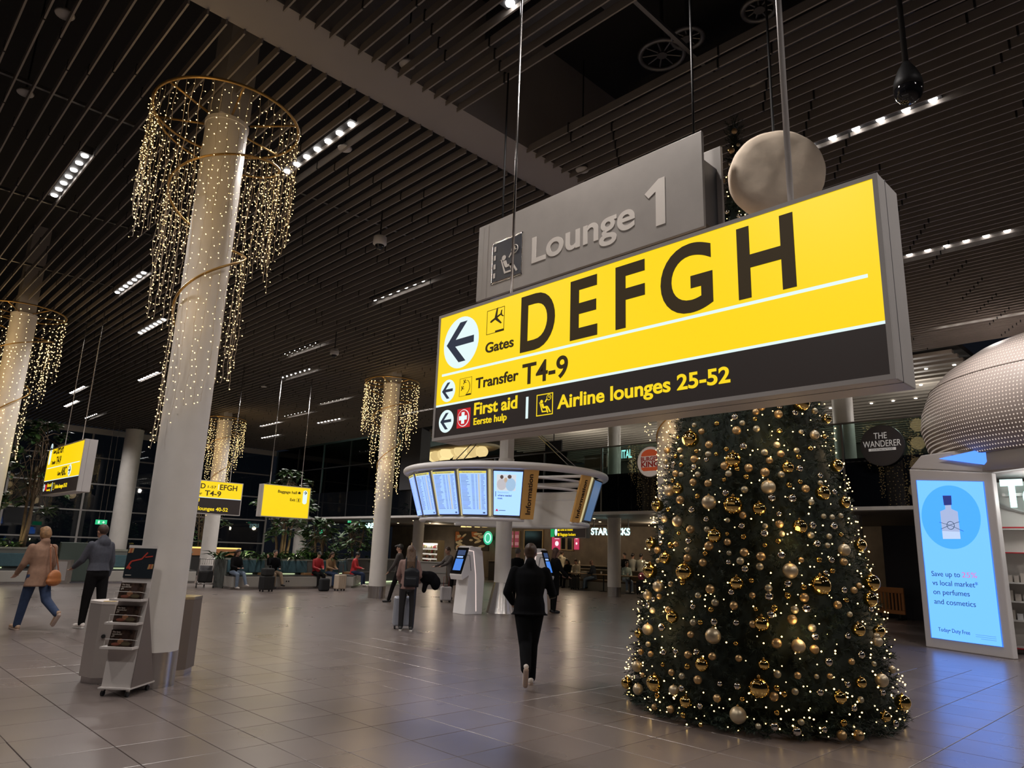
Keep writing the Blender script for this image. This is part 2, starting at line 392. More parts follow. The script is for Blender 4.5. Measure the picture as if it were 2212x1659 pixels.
for (x, y), rot, where, pw in ((C1, -2.36-.75, 'nearest, on the thick column beside the brochure rack', 3.2), (C2, -2.1-.75, 'on the column behind the long-haired woman', 6), (CA, -1.9-.75, 'on the column behind the luggage trolley', 6), (CL, -1.7-.75, 'on the column at the left edge', 6), (CB, -2.5-.75, 'on the column half behind the Christmas tree', 5)):
    lab = 'spiral curtain of warm fairy lights '+where
    t = thing('light_garland', lab, 'fairy lights', (x, y, 0), rot, group='light garlands round the columns')
    if pw < 4 or gar0 is None:
        G_sp, G_wi, G_bu = G_near if pw < 4 else G_far
        gg = [tag(G_sp.build('spiral_hoop', M_gold, t, True), None), tag(G_wi.build('string_wire', M_wire, t), None, kind='stuff'), tag(G_bu.build('light_bulb', M_led, t), None, kind='stuff'),
                MB().tube([(.94*math.cos(q*PI/32), .94*math.sin(q*PI/32), 7.26) for q in range(64)], .02, 8, True).build('top_hoop', M_gold, t, True)]
        for k in range(6):
            a = k*PI/3+.3; gg.append(MB().cyl((.31*math.cos(a), .31*math.sin(a), 7.2), (.94*math.cos(a), .94*math.sin(a), 7.26), .016, n=8).build('spoke', M_gold, t, True))
        if pw >= 4: gar0 = gg
    else:
        for o in gar0:
            c = o.copy(); COL.objects.link(c); c.parent = t
    for z, r in ((6.9, 1.05), (6.2, 1.0), (5.4, .9), (4.4, .75)):
        L = bpy.data.lights.new('garland_light', 'POINT'); L.energy = pw; L.color = (1.0, .68, .33); L.shadow_soft_size = .25
        lo = bpy.data.objects.new('garland_light', L); COL.objects.link(lo); lo.parent = t; lo.location = (r*math.cos(-rot-2.36), r*math.sin(-rot-2.36), z)
# ================================================================ Christmas tree
TX, TY, TH, TR = 8.03, 4.12, 7.38, 1.46
def tr_r(z):
    u = max(0, min(1, z/TH)); return TR*(1-u)*(1+.22*u*(1-u)) if z > .35 else TR*(1-u)*(.95+.05*z/.35)
tree = thing('christmas_tree', 'tall dark green Christmas tree with gold baubles and warm lights', 'Christmas tree', (TX, TY, 0))
M_need = mat('tree_needles', (.009, .022, .014), .7, noise=.4, nscale=3)
MB().lathe([(TR*.8, .04)]+[(max(.01, tr_r(z)-.09), z) for z in [.04+k*.2 for k in range(1, 36)]]+[(.01, TH-.12)], 40).build('inner_cone', mat('tree_core', (.006, .012, .008), .9), tree)
rnd = random.Random(11); nv = []; nf = []
def sprig(P, D, L):
    D = D.normalized(); u = D.orthogonal().normalized(); w_ = D.cross(u)
    for k in range(15):
        s_ = L*(.12+.88*k/14); a = rnd.uniform(0, 2*PI); o_ = (u*math.cos(a)+w_*math.sin(a)); ln = (.075-.035*k/14)*rnd.uniform(.8, 1.2)
        b = P+D*s_; tip = b+(D*.75+o_*.8).normalized()*ln; sd = o_.cross(D)*.0042
        i = len(nv); nv.extend([tuple(b+sd), tuple(b-sd), tuple(tip)]); nf.append((i, i+1, i+2))
for k in range(6800):
    u = 1-math.sqrt(rnd.random()*.995); z = .03+u*(TH-.1); a = rnd.uniform(0, 2*PI); r = tr_r(z)-.05+rnd.uniform(-.05, .06)
    n = Vector((math.cos(a), math.sin(a), .25)); t_ = Vector((-math.sin(a), math.cos(a), 0))
    D = n+t_*rnd.uniform(-1.0, 1.0)+Vector((0, 0, rnd.uniform(-.9, .7)))
    sprig(Vector((r*math.cos(a), r*math.sin(a), z))-n*.06, D, rnd.uniform(.08, .16))
for k in range(700):
    a = rnd.uniform(0, 2*PI); z = rnd.uniform(.02, .16); r = tr_r(z)-rnd.uniform(.0, .12); sprig(Vector((r*math.cos(a), r*math.sin(a), z)), Vector((math.cos(a)+rnd.uniform(-.7, .7), math.sin(a)+rnd.uniform(-.7, .7), rnd.uniform(-.05, .35))), rnd.uniform(.09, .15))
for k in range(60): sprig(Vector((0, 0, TH-.5+.008*k)), Vector((rnd.uniform(-1, 1), rnd.uniform(-1, 1), .7)), .16)
me = bpy.data.meshes.new('needle_foliage'); me.from_pydata(nv, [], nf); me.materials.append(M_need)
tag(link('needle_foliage', me, tree), None, kind='stuff')
bl = MB()
for k in range(1350):
    u = 1-math.sqrt(rnd.random()); z = .04+u*(TH-.15)
    if rnd.random() < .12: z = rnd.uniform(.03, .5)
    a = rnd.uniform(0, 2*PI); r = tr_r(z)+rnd.uniform(.02, .10); bl.ball((r*math.cos(a), r*math.sin(a), z), rnd.uniform(.005, .009), 6)
tag(bl.build('light_bulb', glow('tree_bulb', (1.0, .64, .22), 6.0, sample=False), tree), None, kind='stuff')
for z in (1.0, 1.9, 2.9, 4.2):
    for a in (-2.36, -1.2, -3.5):
        L = bpy.data.lights.new('tree_light', 'POINT'); L.energy = 3.2; L.color = (1.0, .64, .28); L.shadow_soft_size = .12
        lo = bpy.data.objects.new('tree_light', L); COL.objects.link(lo); lo.parent = tree; r = tr_r(z)+.16; lo.location = (r*math.cos(a), r*math.sin(a), z)
# ---- baubles: (kind, x, y, diameter) read off the photograph, set on the surface of the cone
BAUB = []
def bl_(kind, ox, oy, s, pts):
    for x, y, d in pts: BAUB.append((kind, ox+x/s, oy+y/s, d/s))
c_ = (1380, 860, 4.096)
bl_('LG', *c_, [(1435,45,150),(458,362,150),(835,545,140),(1315,615,105),(1750,600,110),(345,800,100),(1625,840,130),(835,950,170),(1065,980,120),(165,950,110),(1820,925,100),(1660,185,85)])
bl_('LC', *c_, [(1555,325,80),(1145,788,125),(620,922,125),(270,820,95),(340,1090,90),(225,1070,60)])
bl_('MB', *c_, [(865,287,78),(1235,142,75),(1035,122,60),(1085,80,65),(555,295,55),(622,412,68),(490,540,65),(760,600,75),(970,618,75),(1115,657,82),(1255,495,65),(1155,552,60),(250,462,60),(480,745,65),(612,755,65),(365,900,72),(1475,802,70),(325,668,60),(920,1040,60)])
bl_('MS', *c_, [(1040,272,60),(1220,415,60),(1395,462,50),(615,495,55),(1112,480,60),(795,668,58),(522,675,52),(935,810,62),(235,560,50),(365,462,50),(1525,918,55),(1605,750,45),(1260,675,60),(1435,298,42),(1555,115,55),(915,220,50),(490,237,40),(380,520,40),(375,675,45),(785,1080,45),(1635,1045,45),(1710,1052,45),(1785,1040,45)])
bl_('SS', *c_, [(850,168,62),(1243,70,55),(925,425,65),(600,545,45),(490,610,55),(255,610,50),(770,840,65),(1175,885,70),(1352,888,78),(470,988,60),(1240,1025,50),(1420,625,60),(1600,685,50),(1725,830,50),(1380,130,55),(310,580,45)])
bl_('SG', *c_, [(1027,185,42),(1243,290,50),(690,225,45),(775,450,45),(345,345,35),(510,468,35),(375,590,42),(325,515,38),(950,697,50),(755,722,38),(1327,770,50),(520,868,48),(1515,445,45),(1640,340,40),(1410,520,45),(1425,740,45),(300,730,40),(260,985,40),(685,495,40),(870,628,45)])
c_ = (1340, 1110, 3.814)
bl_('LG', *c_, [(778,180,118),(1478,105,118),(253,240,90),(370,365,95),(245,468,125),(530,480,145),(960,570,115),(1650,590,165),(2068,568,135),(2058,705,115),(430,850,100),(1165,905,128),(1960,955,110),(2130,968,95),(150,985,70),(1975,258,100)])
bl_('LC', *c_, [(470,65,85),(1400,470,125),(1845,298,98),(312,598,90),(225,672,75),(225,952,90),(2110,1010,60)])
bl_('MB', *c_, [(577,128,68),(730,265,75),(1310,85,65),(882,232,58),(305,300,58),(553,365,65),(680,402,65),(1020,318,70),(1158,352,75),(740,620,75),(935,757,68),(1515,690,75),(1415,870,80),(1087,672,52),(1790,750,65),(1840,395,62),(1925,630,55),(320,680,45),(580,995,55),(395,790,55),(1010,10,55),(1090,910,60),(460,250,45),(1490,380,45),(1965,592,48)])
bl_('MS', *c_, [(988,388,62),(1148,435,62),(1220,612,62),(640,672,50),(780,732,60),(600,895,55),(1435,790,65),(1580,940,65),(715,128,50),(1330,165,50),(1570,175,55),(555,295,45),(895,322,40),(312,385,42),(1193,100,45),(1720,185,45),(265,795,50),(345,150,35),(415,578,45),(1890,828,45),(1705,260,45)])
bl_('SS', *c_, [(565,222,55),(710,45,50),(1000,100,55),(1187,160,68),(1580,95,62),(1617,245,60),(1325,340,68),(1735,380,55),(1027,455,60),(893,398,45),(915,645,55),(1380,575,65),(1225,680,75),(1240,830,70),(1530,780,75),(600,765,50),(775,890,62),(345,935,65),(955,898,55),(1840,628,55),(1690,485,45),(232,755,50),(275,705,45),(335,240,42),(1605,1010,55),(1870,1005,55),(2060,785,45),(1755,100,60)])
bl_('SG', *c_, [(1015,190,48),(1190,258,40),(1300,225,48),(415,258,50),(700,328,42),(880,165,35),(483,160,32),(1635,380,48),(1745,470,45),(1080,550,45),(1378,675,55),(748,790,48),(1510,605,50),(1270,775,55),(515,565,50),(660,895,45),(1115,785,40),(1860,712,40),(1815,170,38)])
c_ = (1320, 1360, 3.301)
bl_('LG', *c_, [(650,250,100),(310,380,115),(112,380,80),(1055,415,145),(535,515,88),(1090,250,82),(1630,485,90),(1780,378,78),(1955,620,75),(2080,520,110)])
bl_('LC', *c_, [(727,45,110),(905,610,118),(185,262,75),(192,425,75),(447,432,70),(1335,118,98),(1930,362,92),(1900,85,70),(2005,285,50)])
bl_('MB', *c_, [(1645,755,70),(1765,755,75),(1450,142,65),(1180,98,72),(722,192,55),(548,180,52),(618,358,60),(425,568,52),(310,552,45),(755,490,55),(1160,478,65),(910,205,48),(212,158,42),(282,175,42),(430,305,45),(1330,328,50),(1715,228,45),(1560,332,42),(225,325,35)])
bl_('MS', *c_, [(1185,318,55),(505,332,45),(1312,442,48),(1355,660,45),(1050,690,42),(1780,500,45),(1875,245,35),(265,105,40),(1465,335,35)])
bl_('SS', *c_, [(378,162,45),(462,155,42),(612,158,48),(505,418,48),(1325,725,65),(1165,690,60),(1550,232,58),(900,402,52),(1490,448,50),(1685,390,45),(2025,672,50),(1450,50,50),(1780,180,55),(1935,450,42),(775,385,40),(635,545,45),(1730,560,45),(1520,712,45)])
bl_('SG', *c_, [(370,250,32),(515,610,42),(640,678,35),(1180,592,38),(1235,460,42),(1180,415,45),(935,495,35),(1655,665,50),(545,265,45),(890,100,35),(330,470,40)])
c_ = (1540, 250, 7.212)
bl_('MB', *c_, [(335,240,90),(290,540,95),(105,1510,90),(145,1020,90)]); bl_('MS', *c_, [(135,1340,70),(395,450,60)]); bl_('SS', *c_, [(275,740,75),(245,920,60),(220,1500,75),(405,1560,80)])
BK = {'LG': ('large mirror-gold bauble', mat('bauble_mirror_gold', (.80, .56, .20), .06, 1.0)), 'LC': ('large matt champagne bauble', mat('bauble_champagne', (.56, .47, .33), .42, .7)),
      'MB': ('matt bronze-gold bauble', mat('bauble_bronze', (.56, .38, .19), .38, .75)), 'MS': ('small matt champagne bauble', mat('bauble_small_champagne', (.48, .43, .31), .42, .7)),
      'SS': ('small shiny silver bauble', mat('bauble_silver', (.72, .68, .64), .08, 1.0)), 'SG': ('small shiny gold bauble', mat('bauble_small_gold', (.72, .46, .14), .10, 1.0))}
BGRP = {'LG': 'large mirror-gold baubles', 'LC': 'large champagne baubles', 'MB': 'bronze-gold baubles', 'MS': 'small champagne baubles', 'SS': 'small silver baubles', 'SG': 'small gold baubles'}
bmesh_ = {}; capme = None
for k in BK:
    mb = MB().ball((0, 0, 0), 1, 28 if k[0] == 'L' else 18); o = mb.build('bauble', BK[k][1], None, True); bmesh_[k] = o.data; bpy.data.objects.remove(o)
_o = MB().lathe([(.16, .96), (.16, 1.12), (.05, 1.14), (.05, 1.24)], 10).build('cap', M_gold, None, True); capme = _o.data; bpy.data.objects.remove(_o)
BPLACE = {}
ORD = 'first second third fourth fifth sixth seventh eighth ninth tenth eleventh twelfth thirteenth fourteenth fifteenth sixteenth seventeenth eighteenth nineteenth twentieth'.split()+['%dth' % q for q in range(21, 40)]
_b = [(1500, 'near the foot of the tree'), (1400, 'low on the tree'), (1290, 'below the middle of the tree'), (1180, 'around the middle of the tree'), (1060, 'above the middle of the tree'), (700, 'just under the big sign'), (0, 'at the tree top above the big sign')]
for kind in ('LG', 'LC', 'MB'):
    hi = 9999
    for lo_, nm in _b:
        row = sorted([q for q in BAUB if q[0] == kind and lo_ <= q[2] < hi], key=lambda q: q[1]); hi = lo_
        for i, q in enumerate(row): BPLACE[(kind, q[1], q[2])] = '%s, %s from left of those %s' % (BK[kind][0], ORD[i], nm)
for kind, x, y, d in BAUB:
    D = ray(x, y).normalized(); best = None; s_ = 6.0
    while s_ < 12.5:                                     # walk along the sight line to the cone surface, else keep the nearest pass
        P = CAM+D*s_; rr = math.hypot(P.x-TX, P.y-TY)-(tr_r(max(0, P.z))+.09)
        if best is None or rr < best[0]: best = (rr, s_)
        if rr < 0: best = (rr, s_); break
        s_ += .02
    P = CAM+D*best[1]; R_ = .5*d*(P-CAM).dot(FW)/CAM_F
    if P.z < R_+.01: P.z = R_+.01
    o = link('bauble', bmesh_[kind], None, P); o.scale = (R_, R_, R_)
    lab = BK[kind][0]+' hanging on the Christmas tree'
    if (kind, x, y) in BPLACE: lab = BPLACE[(kind, x, y)]
    if kind[0] == 'L': link('cap', capme, o)
    tag(o, lab, 'bauble', BGRP[kind])
# ================================================================ hanging signs
def sign_box(t, W, H, D, face=M_yel, fr=.03, m=M_grey):
    MB().box(-fr, W+fr, .004, D, -fr, H+fr).build('housing', m, t, bevel=.006)
    f = MB()
    f.box(-fr, W+fr, -.012, .004, H, H+fr).box(-fr, W+fr, -.012, .004, -fr, 0).box(-fr, 0, -.012, .004, 0, H).box(W, W+fr, -.012, .004, 0, H)
    f.build('bezel', m, t)
    g = MB().box(-fr-.002, W+fr+.002, D*.33, D*.33+.004, -fr-.002, H+fr+.002).build('seam', M_dsteel, t)
def rect(t, name, m, x0, x1, z0, z1, y=-.002, th=.004): return MB().box(x0, x1, y-th, y, z0, z1).build(name, m, t)
def disc(t, name, m, x, z, r, y=-.004, ry=None):
    return MB().prism([(x+r*math.cos(2*PI*k/40), z+(ry or r)*math.sin(2*PI*k/40)) for k in range(40)], y-.003, y).build(name, m, t)
def poly(t, name, m, pts, y=-.008): 
    a = sum(pts[i][0]*pts[(i+1) % len(pts)][1]-pts[(i+1) % len(pts)][0]*pts[i][1] for i in range(len(pts)))
    return MB().prism(pts if a > 0 else pts[::-1], y-.002, y).build(name, m, t)
ARR = [(.120,.922),(.316,1.128),(.421,1.128),(.255,.960),(.528,.961),(.529,.891),(.254,.890),(.420,.722),(.318,.720)]
def arrow(t, cx, cz, k=1.0, flip=False, up=0):
    s_ = k/.255
    P = [(((x-.325)*(-1 if flip else 1))*s_*.255+cx, (z-.925)*s_*.255+cz) for x, z in ARR]
    return poly(t, 'arrow', M_navy, P, -.010)
def frame_box(t, m, x0, x1, z0, z1, w_=.006, y=-.006, name='pictogram_frame'):
    return MB().box(x0, x1, y-.002, y, z1-w_, z1).box(x0, x1, y-.002, y, z0, z0+w_).box(x0, x0+w_, y-.002, y, z0, z1).box(x1-w_, x1, y-.002, y, z0, z1).build(name, m, t)
def plane_icon(t, m, cx, cz, k, rot=.5):
    q = MB(); ca, sa = math.cos(rot), math.sin(rot)
    def tr(p): return [(cx+k*(x*ca-z*sa), cz+k*(x*sa+z*ca)) for x, z in p]
    for p in ([(-.5,0),(-.42,.06),(.3,.06),(.5,.03),(.5,-.02),(-.42,-.06)], [(-.1,.05),(.1,.05),(.32,.5),(.22,.5)], [(-.1,-.05),(.22,-.5),(.32,-.5),(.1,-.05)], [(.36,.02),(.46,.02),(.58,.2),(.5,.2)], [(.36,-.02),(.5,-.2),(.58,-.2),(.46,-.02)]):
        P = tr(p); a = sum(P[i][0]*P[(i+1) % len(P)][1]-P[(i+1) % len(P)][0]*P[i][1] for i in range(len(P)))
        q.prism(P if a > 0 else P[::-1], -.010, -.006)
    return q.build('pictogram', m, t)
def seat_icon(t, m, x0, z0, k):         # traveller in a chair with a clock
    q = MB()
    def pp(p): 
        P = [(x0+k*a, z0+k*b) for a, b in p]; s_ = sum(P[i][0]*P[(i+1) % len(P)][1]-P[(i+1) % len(P)][0]*P[i][1] for i in range(len(P))); q.prism(P if s_ > 0 else P[::-1], -.010, -.006)
    pp([(.3+.085*math.cos(2*PI*j/16), .66+.085*math.sin(2*PI*j/16)) for j in range(16)])
    pp([(.12,.62),(.17,.62),(.34,.14),(.62,.14),(.62,.19),(.38,.2),(.2,.63)])
    pp([(.26,.55),(.40,.56),(.46,.40),(.66,.42),(.64,.33),(.40,.32),(.36,.36)])
    pp([(.62,.42),(.70,.40),(.90,.12),(.84,.09)]); pp([(.54,.40),(.62,.42),(.74,.10),(.68,.08)])
    pp([(.5,.62),(.55,.60),(.66,.74),(.61,.76)])
    q.build('pictogram', m, t)
    MB().tube([(x0+k*(.76+.13*math.cos(2*PI*j/24)), -.008, z0+k*(.82+.13*math.sin(2*PI*j/24))) for j in range(24)], k*.014, 6, True).build('clock_ring', m, t)
    MB().box(x0+k*.75, x0+k*.77, -.010, -.006, z0+k*.81, z0+k*.90).box(x0+k*.75, x0+k*.83, -.010, -.006, z0+k*.80, z0+k*.82).build('clock_hands', m, t)
def rod(t, x, y, z0, z1, r=.012, m=None): return MB().cyl((x, y, z0), (x, y, z1), r, n=10).build('hanging_rod', m or M_steel, t, True)
# ---------------- the large gate sign
s1 = thing('gate_sign', 'large backlit yellow sign Gates DEFGH hanging in the foreground', 'sign', (4.30, 5.50, 2.685), FACE_MX)
W, H = 4.187, 1.238
sign_box(s1, W, H, .34)
rect(s1, 'yellow_panel', M_yel, 0, W, .325, H); rect(s1, 'black_panel', M_band, 0, W, 0, .305); rect(s1, 'divider', M_lit, 0, W, .305, .325)
rect(s1, 'divider', M_lit, .069, 4.112, .612, .634, -.006)
disc(s1, 'arrow_disc', M_lit, .333, .922, .262); arrow(s1, .325, .925)
for cz in (.455, .150):
    disc(s1, 'arrow_disc', M_lit, .172, cz, .112); arrow(s1, .170, cz, .40)
frame_box(s1, M_ltext, .702, .942, .921, 1.160, .005); plane_icon(s1, M_ltext, .83, 1.065, .17, .35); rect(s1, 'pictogram_bar', M_ltext, .828, .942, .925, .940, -.008)
txt('Gates', s1, .700, 1.078, .744, .093, M_ltext, -.008, .022)
for ch, a, b in (('D', 1.163, 1.576), ('E', 1.751, 2.041), ('F', 2.226, 2.506), ('G', 2.649, 3.084), ('H', 3.278, 3.681)):
    txt(ch, s1, a, b, .678, .493, M_ltext, -.008, .022)
frame_box(s1, M_ltext, .348, .525, .370, .547, .003); plane_icon(s1, M_ltext, .42, .505, .05, .9); plane_icon(s1, M_ltext, .39, .445, .05, .9)
MB().tube([(.437+.062*math.cos(a), -.008, .455+.07*math.sin(a)) for a in [-1.2+q*.17 for q in range(15)]], .003, 5).build('pictogram', M_ltext, s1)
rect(s1, 'pictogram_bar', M_ltext, .45, .52, .372, .384, -.008)
txt('Transfer', s1, .585, 1.154, .419, .096, M_ltext, -.008, .022); txt('T4-9', s1, 1.202, 1.733, .366, .180, M_ltext, -.008, .016)
rect(s1, 'first_aid_panel', M_red, .338, .526, .062, .246, -.005); disc(s1, 'first_aid_disc', M_lit, .432, .154, .082, -.009); disc(s1, 'first_aid_field', M_red, .432, .154, .075, -.012)
MB().box(.412, .452, -.018, -.015, .098, .210).box(.376, .488, -.018, -.015, .134, .174).build('first_aid_cross', M_lit, s1)
txt('First aid', s1, .579, 1.150, .167, .110, M_yel2, -.008, .022); txt('Eerste hulp', s1, .580, 1.021, .072, .062, M_yel2, -.008, .014)
rect(s1, 'divider', M_lit, 1.259, 1.285, .058, .249, -.006)
frame_box(s1, M_yel2, 1.384, 1.573, .063, .250, .008); seat_icon(s1, M_yel2, 1.39, .066, .18)
txt('Airline lounges 25-52', s1, 1.624, 3.190, .102, .108, M_yel2, -.008, .022)
rod(s1, .84, .17, H+.03, 4.9, .013); rod(s1, 3.60, .17, H+.03, 4.9, .022, M_grey)
MB().box(.74, .94, .12, .22, H+.03, H+.07).build('rod_shoe', M_steel, s1); MB().box(3.52, 3.68, .12, .22, H+.03, H+.06).build('rod_shoe', M_grey, s1)
# ---------------- Lounge 1
M_lgrey = mat('lounge_grey', (.40, .37, .345), .45, noise=.05, nscale=4, spec=.3)
M_lwht = mat('lounge_letters', (.82, .76, .70), .6)
s2 = thing('lounge_sign', 'grey Lounge 1 sign with dark blue seat pictogram behind gate sign', 'sign', (5.2, 6.022, 4.482), FACE_MX)
MB().box(0, 3.03, 0, .035, -.005, .945).build('front_plate', M_lgrey, s2, bevel=.004); MB().box(.05, 2.98, .035, .34, .08, .72).build('core', M_dsteel, s2); MB().box(0, 3.03, .34, .375, -.005, .945).build('back_plate', M_lgrey, s2, bevel=.004)
rect(s2, 'tape_strip', mat('tape', (.38, .35, .33), .4), .10, .17, 0, .93, -.001, .002)
rect(s2, 'pictogram_panel', mat('lounge_navy', (.02, .028, .05), .35), .27, .742, .165, .64, -.001, .006)
MB().box(.255, .757, -.004, -.001, .64, .66).box(.255, .757, -.004, -.001, .145, .165).box(.255, .27, -.004, -.001, .145, .66).box(.742, .757, -.004, -.001, .145, .66).build('foil_edge', mat('foil', (.7, .66, .62), .15, 1.0, bump=.8, nscale=60), s2)
seat_icon(s2, M_lwht, .35, .17, .38)
for k in range(4): rect(s2, 'pictogram', M_lwht, .295, .325, .21+.11*k, .27+.11*k, -.008, .002)
txt('Lounge', s2, .905, 2.290, .235, .290, M_lwht, -.003, .018); poly(s2, 'lettering', M_lwht, [(2.53,.152),(2.634,.152),(2.634,.632),(2.565,.632),(2.405,.525),(2.45,.465),(2.53,.51)], -.003)
rod(s2, 2.84, .19, .72, 3.1, .012, M_black); rod(s2, .2, .19, .72, 3.1, .012, M_black)
# ---------------- round sign wrapped in cloth
rnd = random.Random(5); cs = thing('covered_sign', 'round hanging sign wrapped in wrinkled cream cloth above gate sign', 'covered sign', gx(1676, 381, 6.0), FACE_MX+.62)
M_cloth = mat('cream_cloth', (.84, .70, .55), .85, noise=.08, nscale=6, bump=.25)
cb = MB(); NN = 72; prof = [(.02, -.165), (.12, -.168), (.22, -.165), (.31, -.16), (.375, -.148), (.41, -.12), (.425, -.06), (.428, .02), (.42, .08), (.40, .12), (.33, .15), (.15, .16), (.02, .16)]
vs = []
for r, y in prof:
    for j in range(NN):
        a = 2*PI*j/NN; xx = r*math.cos(a); zz = r*math.sin(a); wv = math.sin(14*(xx+.35*zz)+1.0)*.8+.6*math.sin(23*(xx-.5*zz)+2*zz)+.5*math.sin(9*zz+6*xx)+(.7*math.sin(11*a) if r > .33 else 0); amp = .0045
        edge = 1+(.004*math.sin(11*a)+.003*math.sin(17*a+1) if r > .3 else 0)
        vs.append((r*edge*math.cos(a)*1.02, y+amp*wv*(1 if y < 0 else -1), r*edge*math.sin(a)))
cb.add(vs, [(i*NN+j, i*NN+(j+1) % NN, (i+1)*NN+(j+1) % NN, (i+1)*NN+j) for i in range(len(prof)-1) for j in range(NN)]+[tuple(range(NN-1, -1, -1)), tuple(range((len(prof)-1)*NN, len(prof)*NN))])
cb.build('cloth_cover', M_cloth, cs, True)
MB().tube([(.36*math.cos(2*PI*j/48), -.13, .36*math.sin(2*PI*j/48)) for j in range(48)], .004, 5, True).build('drawstring', mat('cord', (.45, .36, .27), .9), cs)
MB().cyl((0, 0, .42), (0, 0, 7.6-cs.location.z), .012, n=8).build('hanging_rod', M_black, cs)
# ---------------- smaller hanging signs
s3 = thing('gate_sign', 'hanging yellow sign Gates DEFGH and ABC at far left', 'sign', (4.62, 23.3, 2.72), FACE_MX)
W3 = 23.3-gx(165, 1062, 4.62).y; H3 = gx(103, 975, 4.62).z-2.72
sign_box(s3, W3, H3, .28)
rect(s3, 'yellow_panel', M_yel, 0, W3, .37, H3); rect(s3, 'black_panel', M_band, 0, W3, 0, .35); rect(s3, 'divider', M_lit, 0, W3, .35, .37); rect(s3, 'divider', M_lit, .1, W3-.15, .70, .72, -.006)
MB().prism([(.19+.12*math.cos(a), (.93 if a > PI else 1.29)+.12*math.sin(a)) for a in [2*PI*q/24 for q in range(24)]], -.007, -.004).build('arrow_disc', M_lit, s3)
arrow(s3, .19, 1.27, .42); disc(s3, 'arrow_disc', M_lit, 2.55, .54, .15); arrow(s3, 2.55, .54, .5, True)
txt('Gates', s3, .48, .78, 1.10, .10, M_ltext, -.008, .018); txt('DEFGH', s3, .84, 1.55, 1.07, .24, M_ltext, -.008, .02); txt('Transfer', s3, .48, .92, .80, .10, M_ltext, -.008, .018); txt('T4-9', s3, .98, 1.46, .78, .20, M_ltext, -.008, .02)
txt('Gates', s3, 1.36, 1.68, .46, .10, M_ltext, -.008, .018); txt('ABC', s3, 1.72, 2.22, .44, .21, M_ltext, -.008, .02)
disc(s3, 'arrow_disc', M_lit, .13, .18, .10); arrow(s3, .13, .18, .36); rect(s3, 'first_aid_panel', M_red, .27, .43, .10, .26, -.005); txt('First aid', s3, .48, .92, .19, .09, M_yel2, -.008, .02); txt('Eerste hulp', s3, .48, .86, .08, .055, M_yel2, -.008, .015)
rect(s3, 'divider', M_lit, 1.00, 1.02, .06, .30, -.006); frame_box(s3, M_yel2, 1.10, 1.27, .09, .27, .01); txt('Airline lounges 25-52', s3, 1.34, 2.55, .12, .095, M_yel2, -.008, .02)
plane_icon(s3, M_ltext, .40, 1.27, .12); rod(s3, .95, .14, H3, 6.87, .012); rod(s3, 2.65, .14, H3, 6.87, .012)
def ysign(name, label, P, W_, H_, D_, rz=0.0): 
    t = thing(name, label, 'sign', P, rz); sign_box(t, W_, H_, D_, fr=.025); return t
A = gz(418, 1107, 2.50); Bq = gz(517, 1113, 2.50); W4 = Bq.x-A.x; ex = W4*.8
s4 = ysign('gate_sign', 'hanging yellow sign D 1-57 EFGH beside the thick column', (A.x-ex, A.y, 2.50), W4+ex, 1.14, .3); s4.scale = (1, 1, .9); W4 = W4+ex; F4 = lambda f: (f*2.05-.25)/1.8*W4
rect(s4, 'yellow_panel', M_yel, 0, W4, .565, 1.14); rect(s4, 'black_panel', M_band, 0, W4, 0, .545); rect(s4, 'divider', M_lit, 0, W4, .545, .565)
txt('Gates', s4, F4(.42), F4(.535), .88, .10, M_ltext, -.008, .022); txt('D', s4, F4(.55), F4(.60), .87, .175, M_ltext, -.008, .02); txt('1-57', s4, F4(.625), F4(.715), .90, .085, M_ltext, -.008, .018); rect(s4, 'divider', M_lit, F4(.735), F4(.742), .86, 1.06, -.006)
txt('EFGH', s4, F4(.755), F4(.945), .87, .185, M_ltext, -.008, .02); txt('Transfer', s4, F4(.40), F4(.575), .64, .10, M_ltext, -.008, .022); txt('T4-9', s4, F4(.60), F4(.775), .625, .18, M_ltext, -.008, .02)
txt('First aid', s4, F4(.40), F4(.555), .40, .115, M_yel2, -.008, .02); txt('Eerste hulp', s4, F4(.40), F4(.53), .31, .065, M_yel2, -.008, .014); txt('Airline lounges 40-52', s4, F4(.38), F4(.87), .10, .125, M_yel2, -.008, .022)
disc(s4, 'arrow_disc', M_lit, W4*.08, .85, .16); arrow(s4, W4*.08, .85, .58)
rod(s4, W4*.14, .15, 1.16, 5.66, .012); rod(s4, W4*.86, .15, 1.16, 5.66, .012)
A = gz(563, 1115, 2.50); Bq = gz(680, 1121, 2.50); W5 = Bq.x-A.x
s5 = ysign('baggage_sign', 'hanging yellow sign Baggage hall and Exit with white arrow', (A.x, A.y, 2.52), W5, 1.16, .32); s5.scale = (1, 1, .9)
rect(s5, 'yellow_panel', M_yel, 0, W5, 0, 1.16)
txt('Baggage hall', s5, W5*.30, W5*.71, .90, .10, M_ltext, -.008, .022); txt('Exit', s5, W5*.575, W5*.69, .62, .10, M_ltext, -.008, .022)
frame_box(s5, M_ltext, W5*.72, W5*.80, .60, .74, .01); rect(s5, 'pictogram', M_ltext, W5*.75, W5*.77, .62, .72, -.008); MB().box(W5*.735, W5*.79, -.01, -.006, .91, .98).box(W5*.75, W5*.775, -.01, -.006, .98, 1.0).build('pictogram', M_ltext, s5)
rr = .085; MB().prism([(W5*.895+rr*math.cos(a), (.62 if a > PI else .98)+rr*math.sin(a)) for a in [2*PI*q/24 for q in range(24)]], -.007, -.004).build('arrow_disc', M_lit, s5); arrow(s5, W5*.895, .97, .33, True)
rod(s5, W5*.16, .16, 1.18, 5.64, .012); rod(s5, W5*.84, .16, 1.18, 5.64, .012)
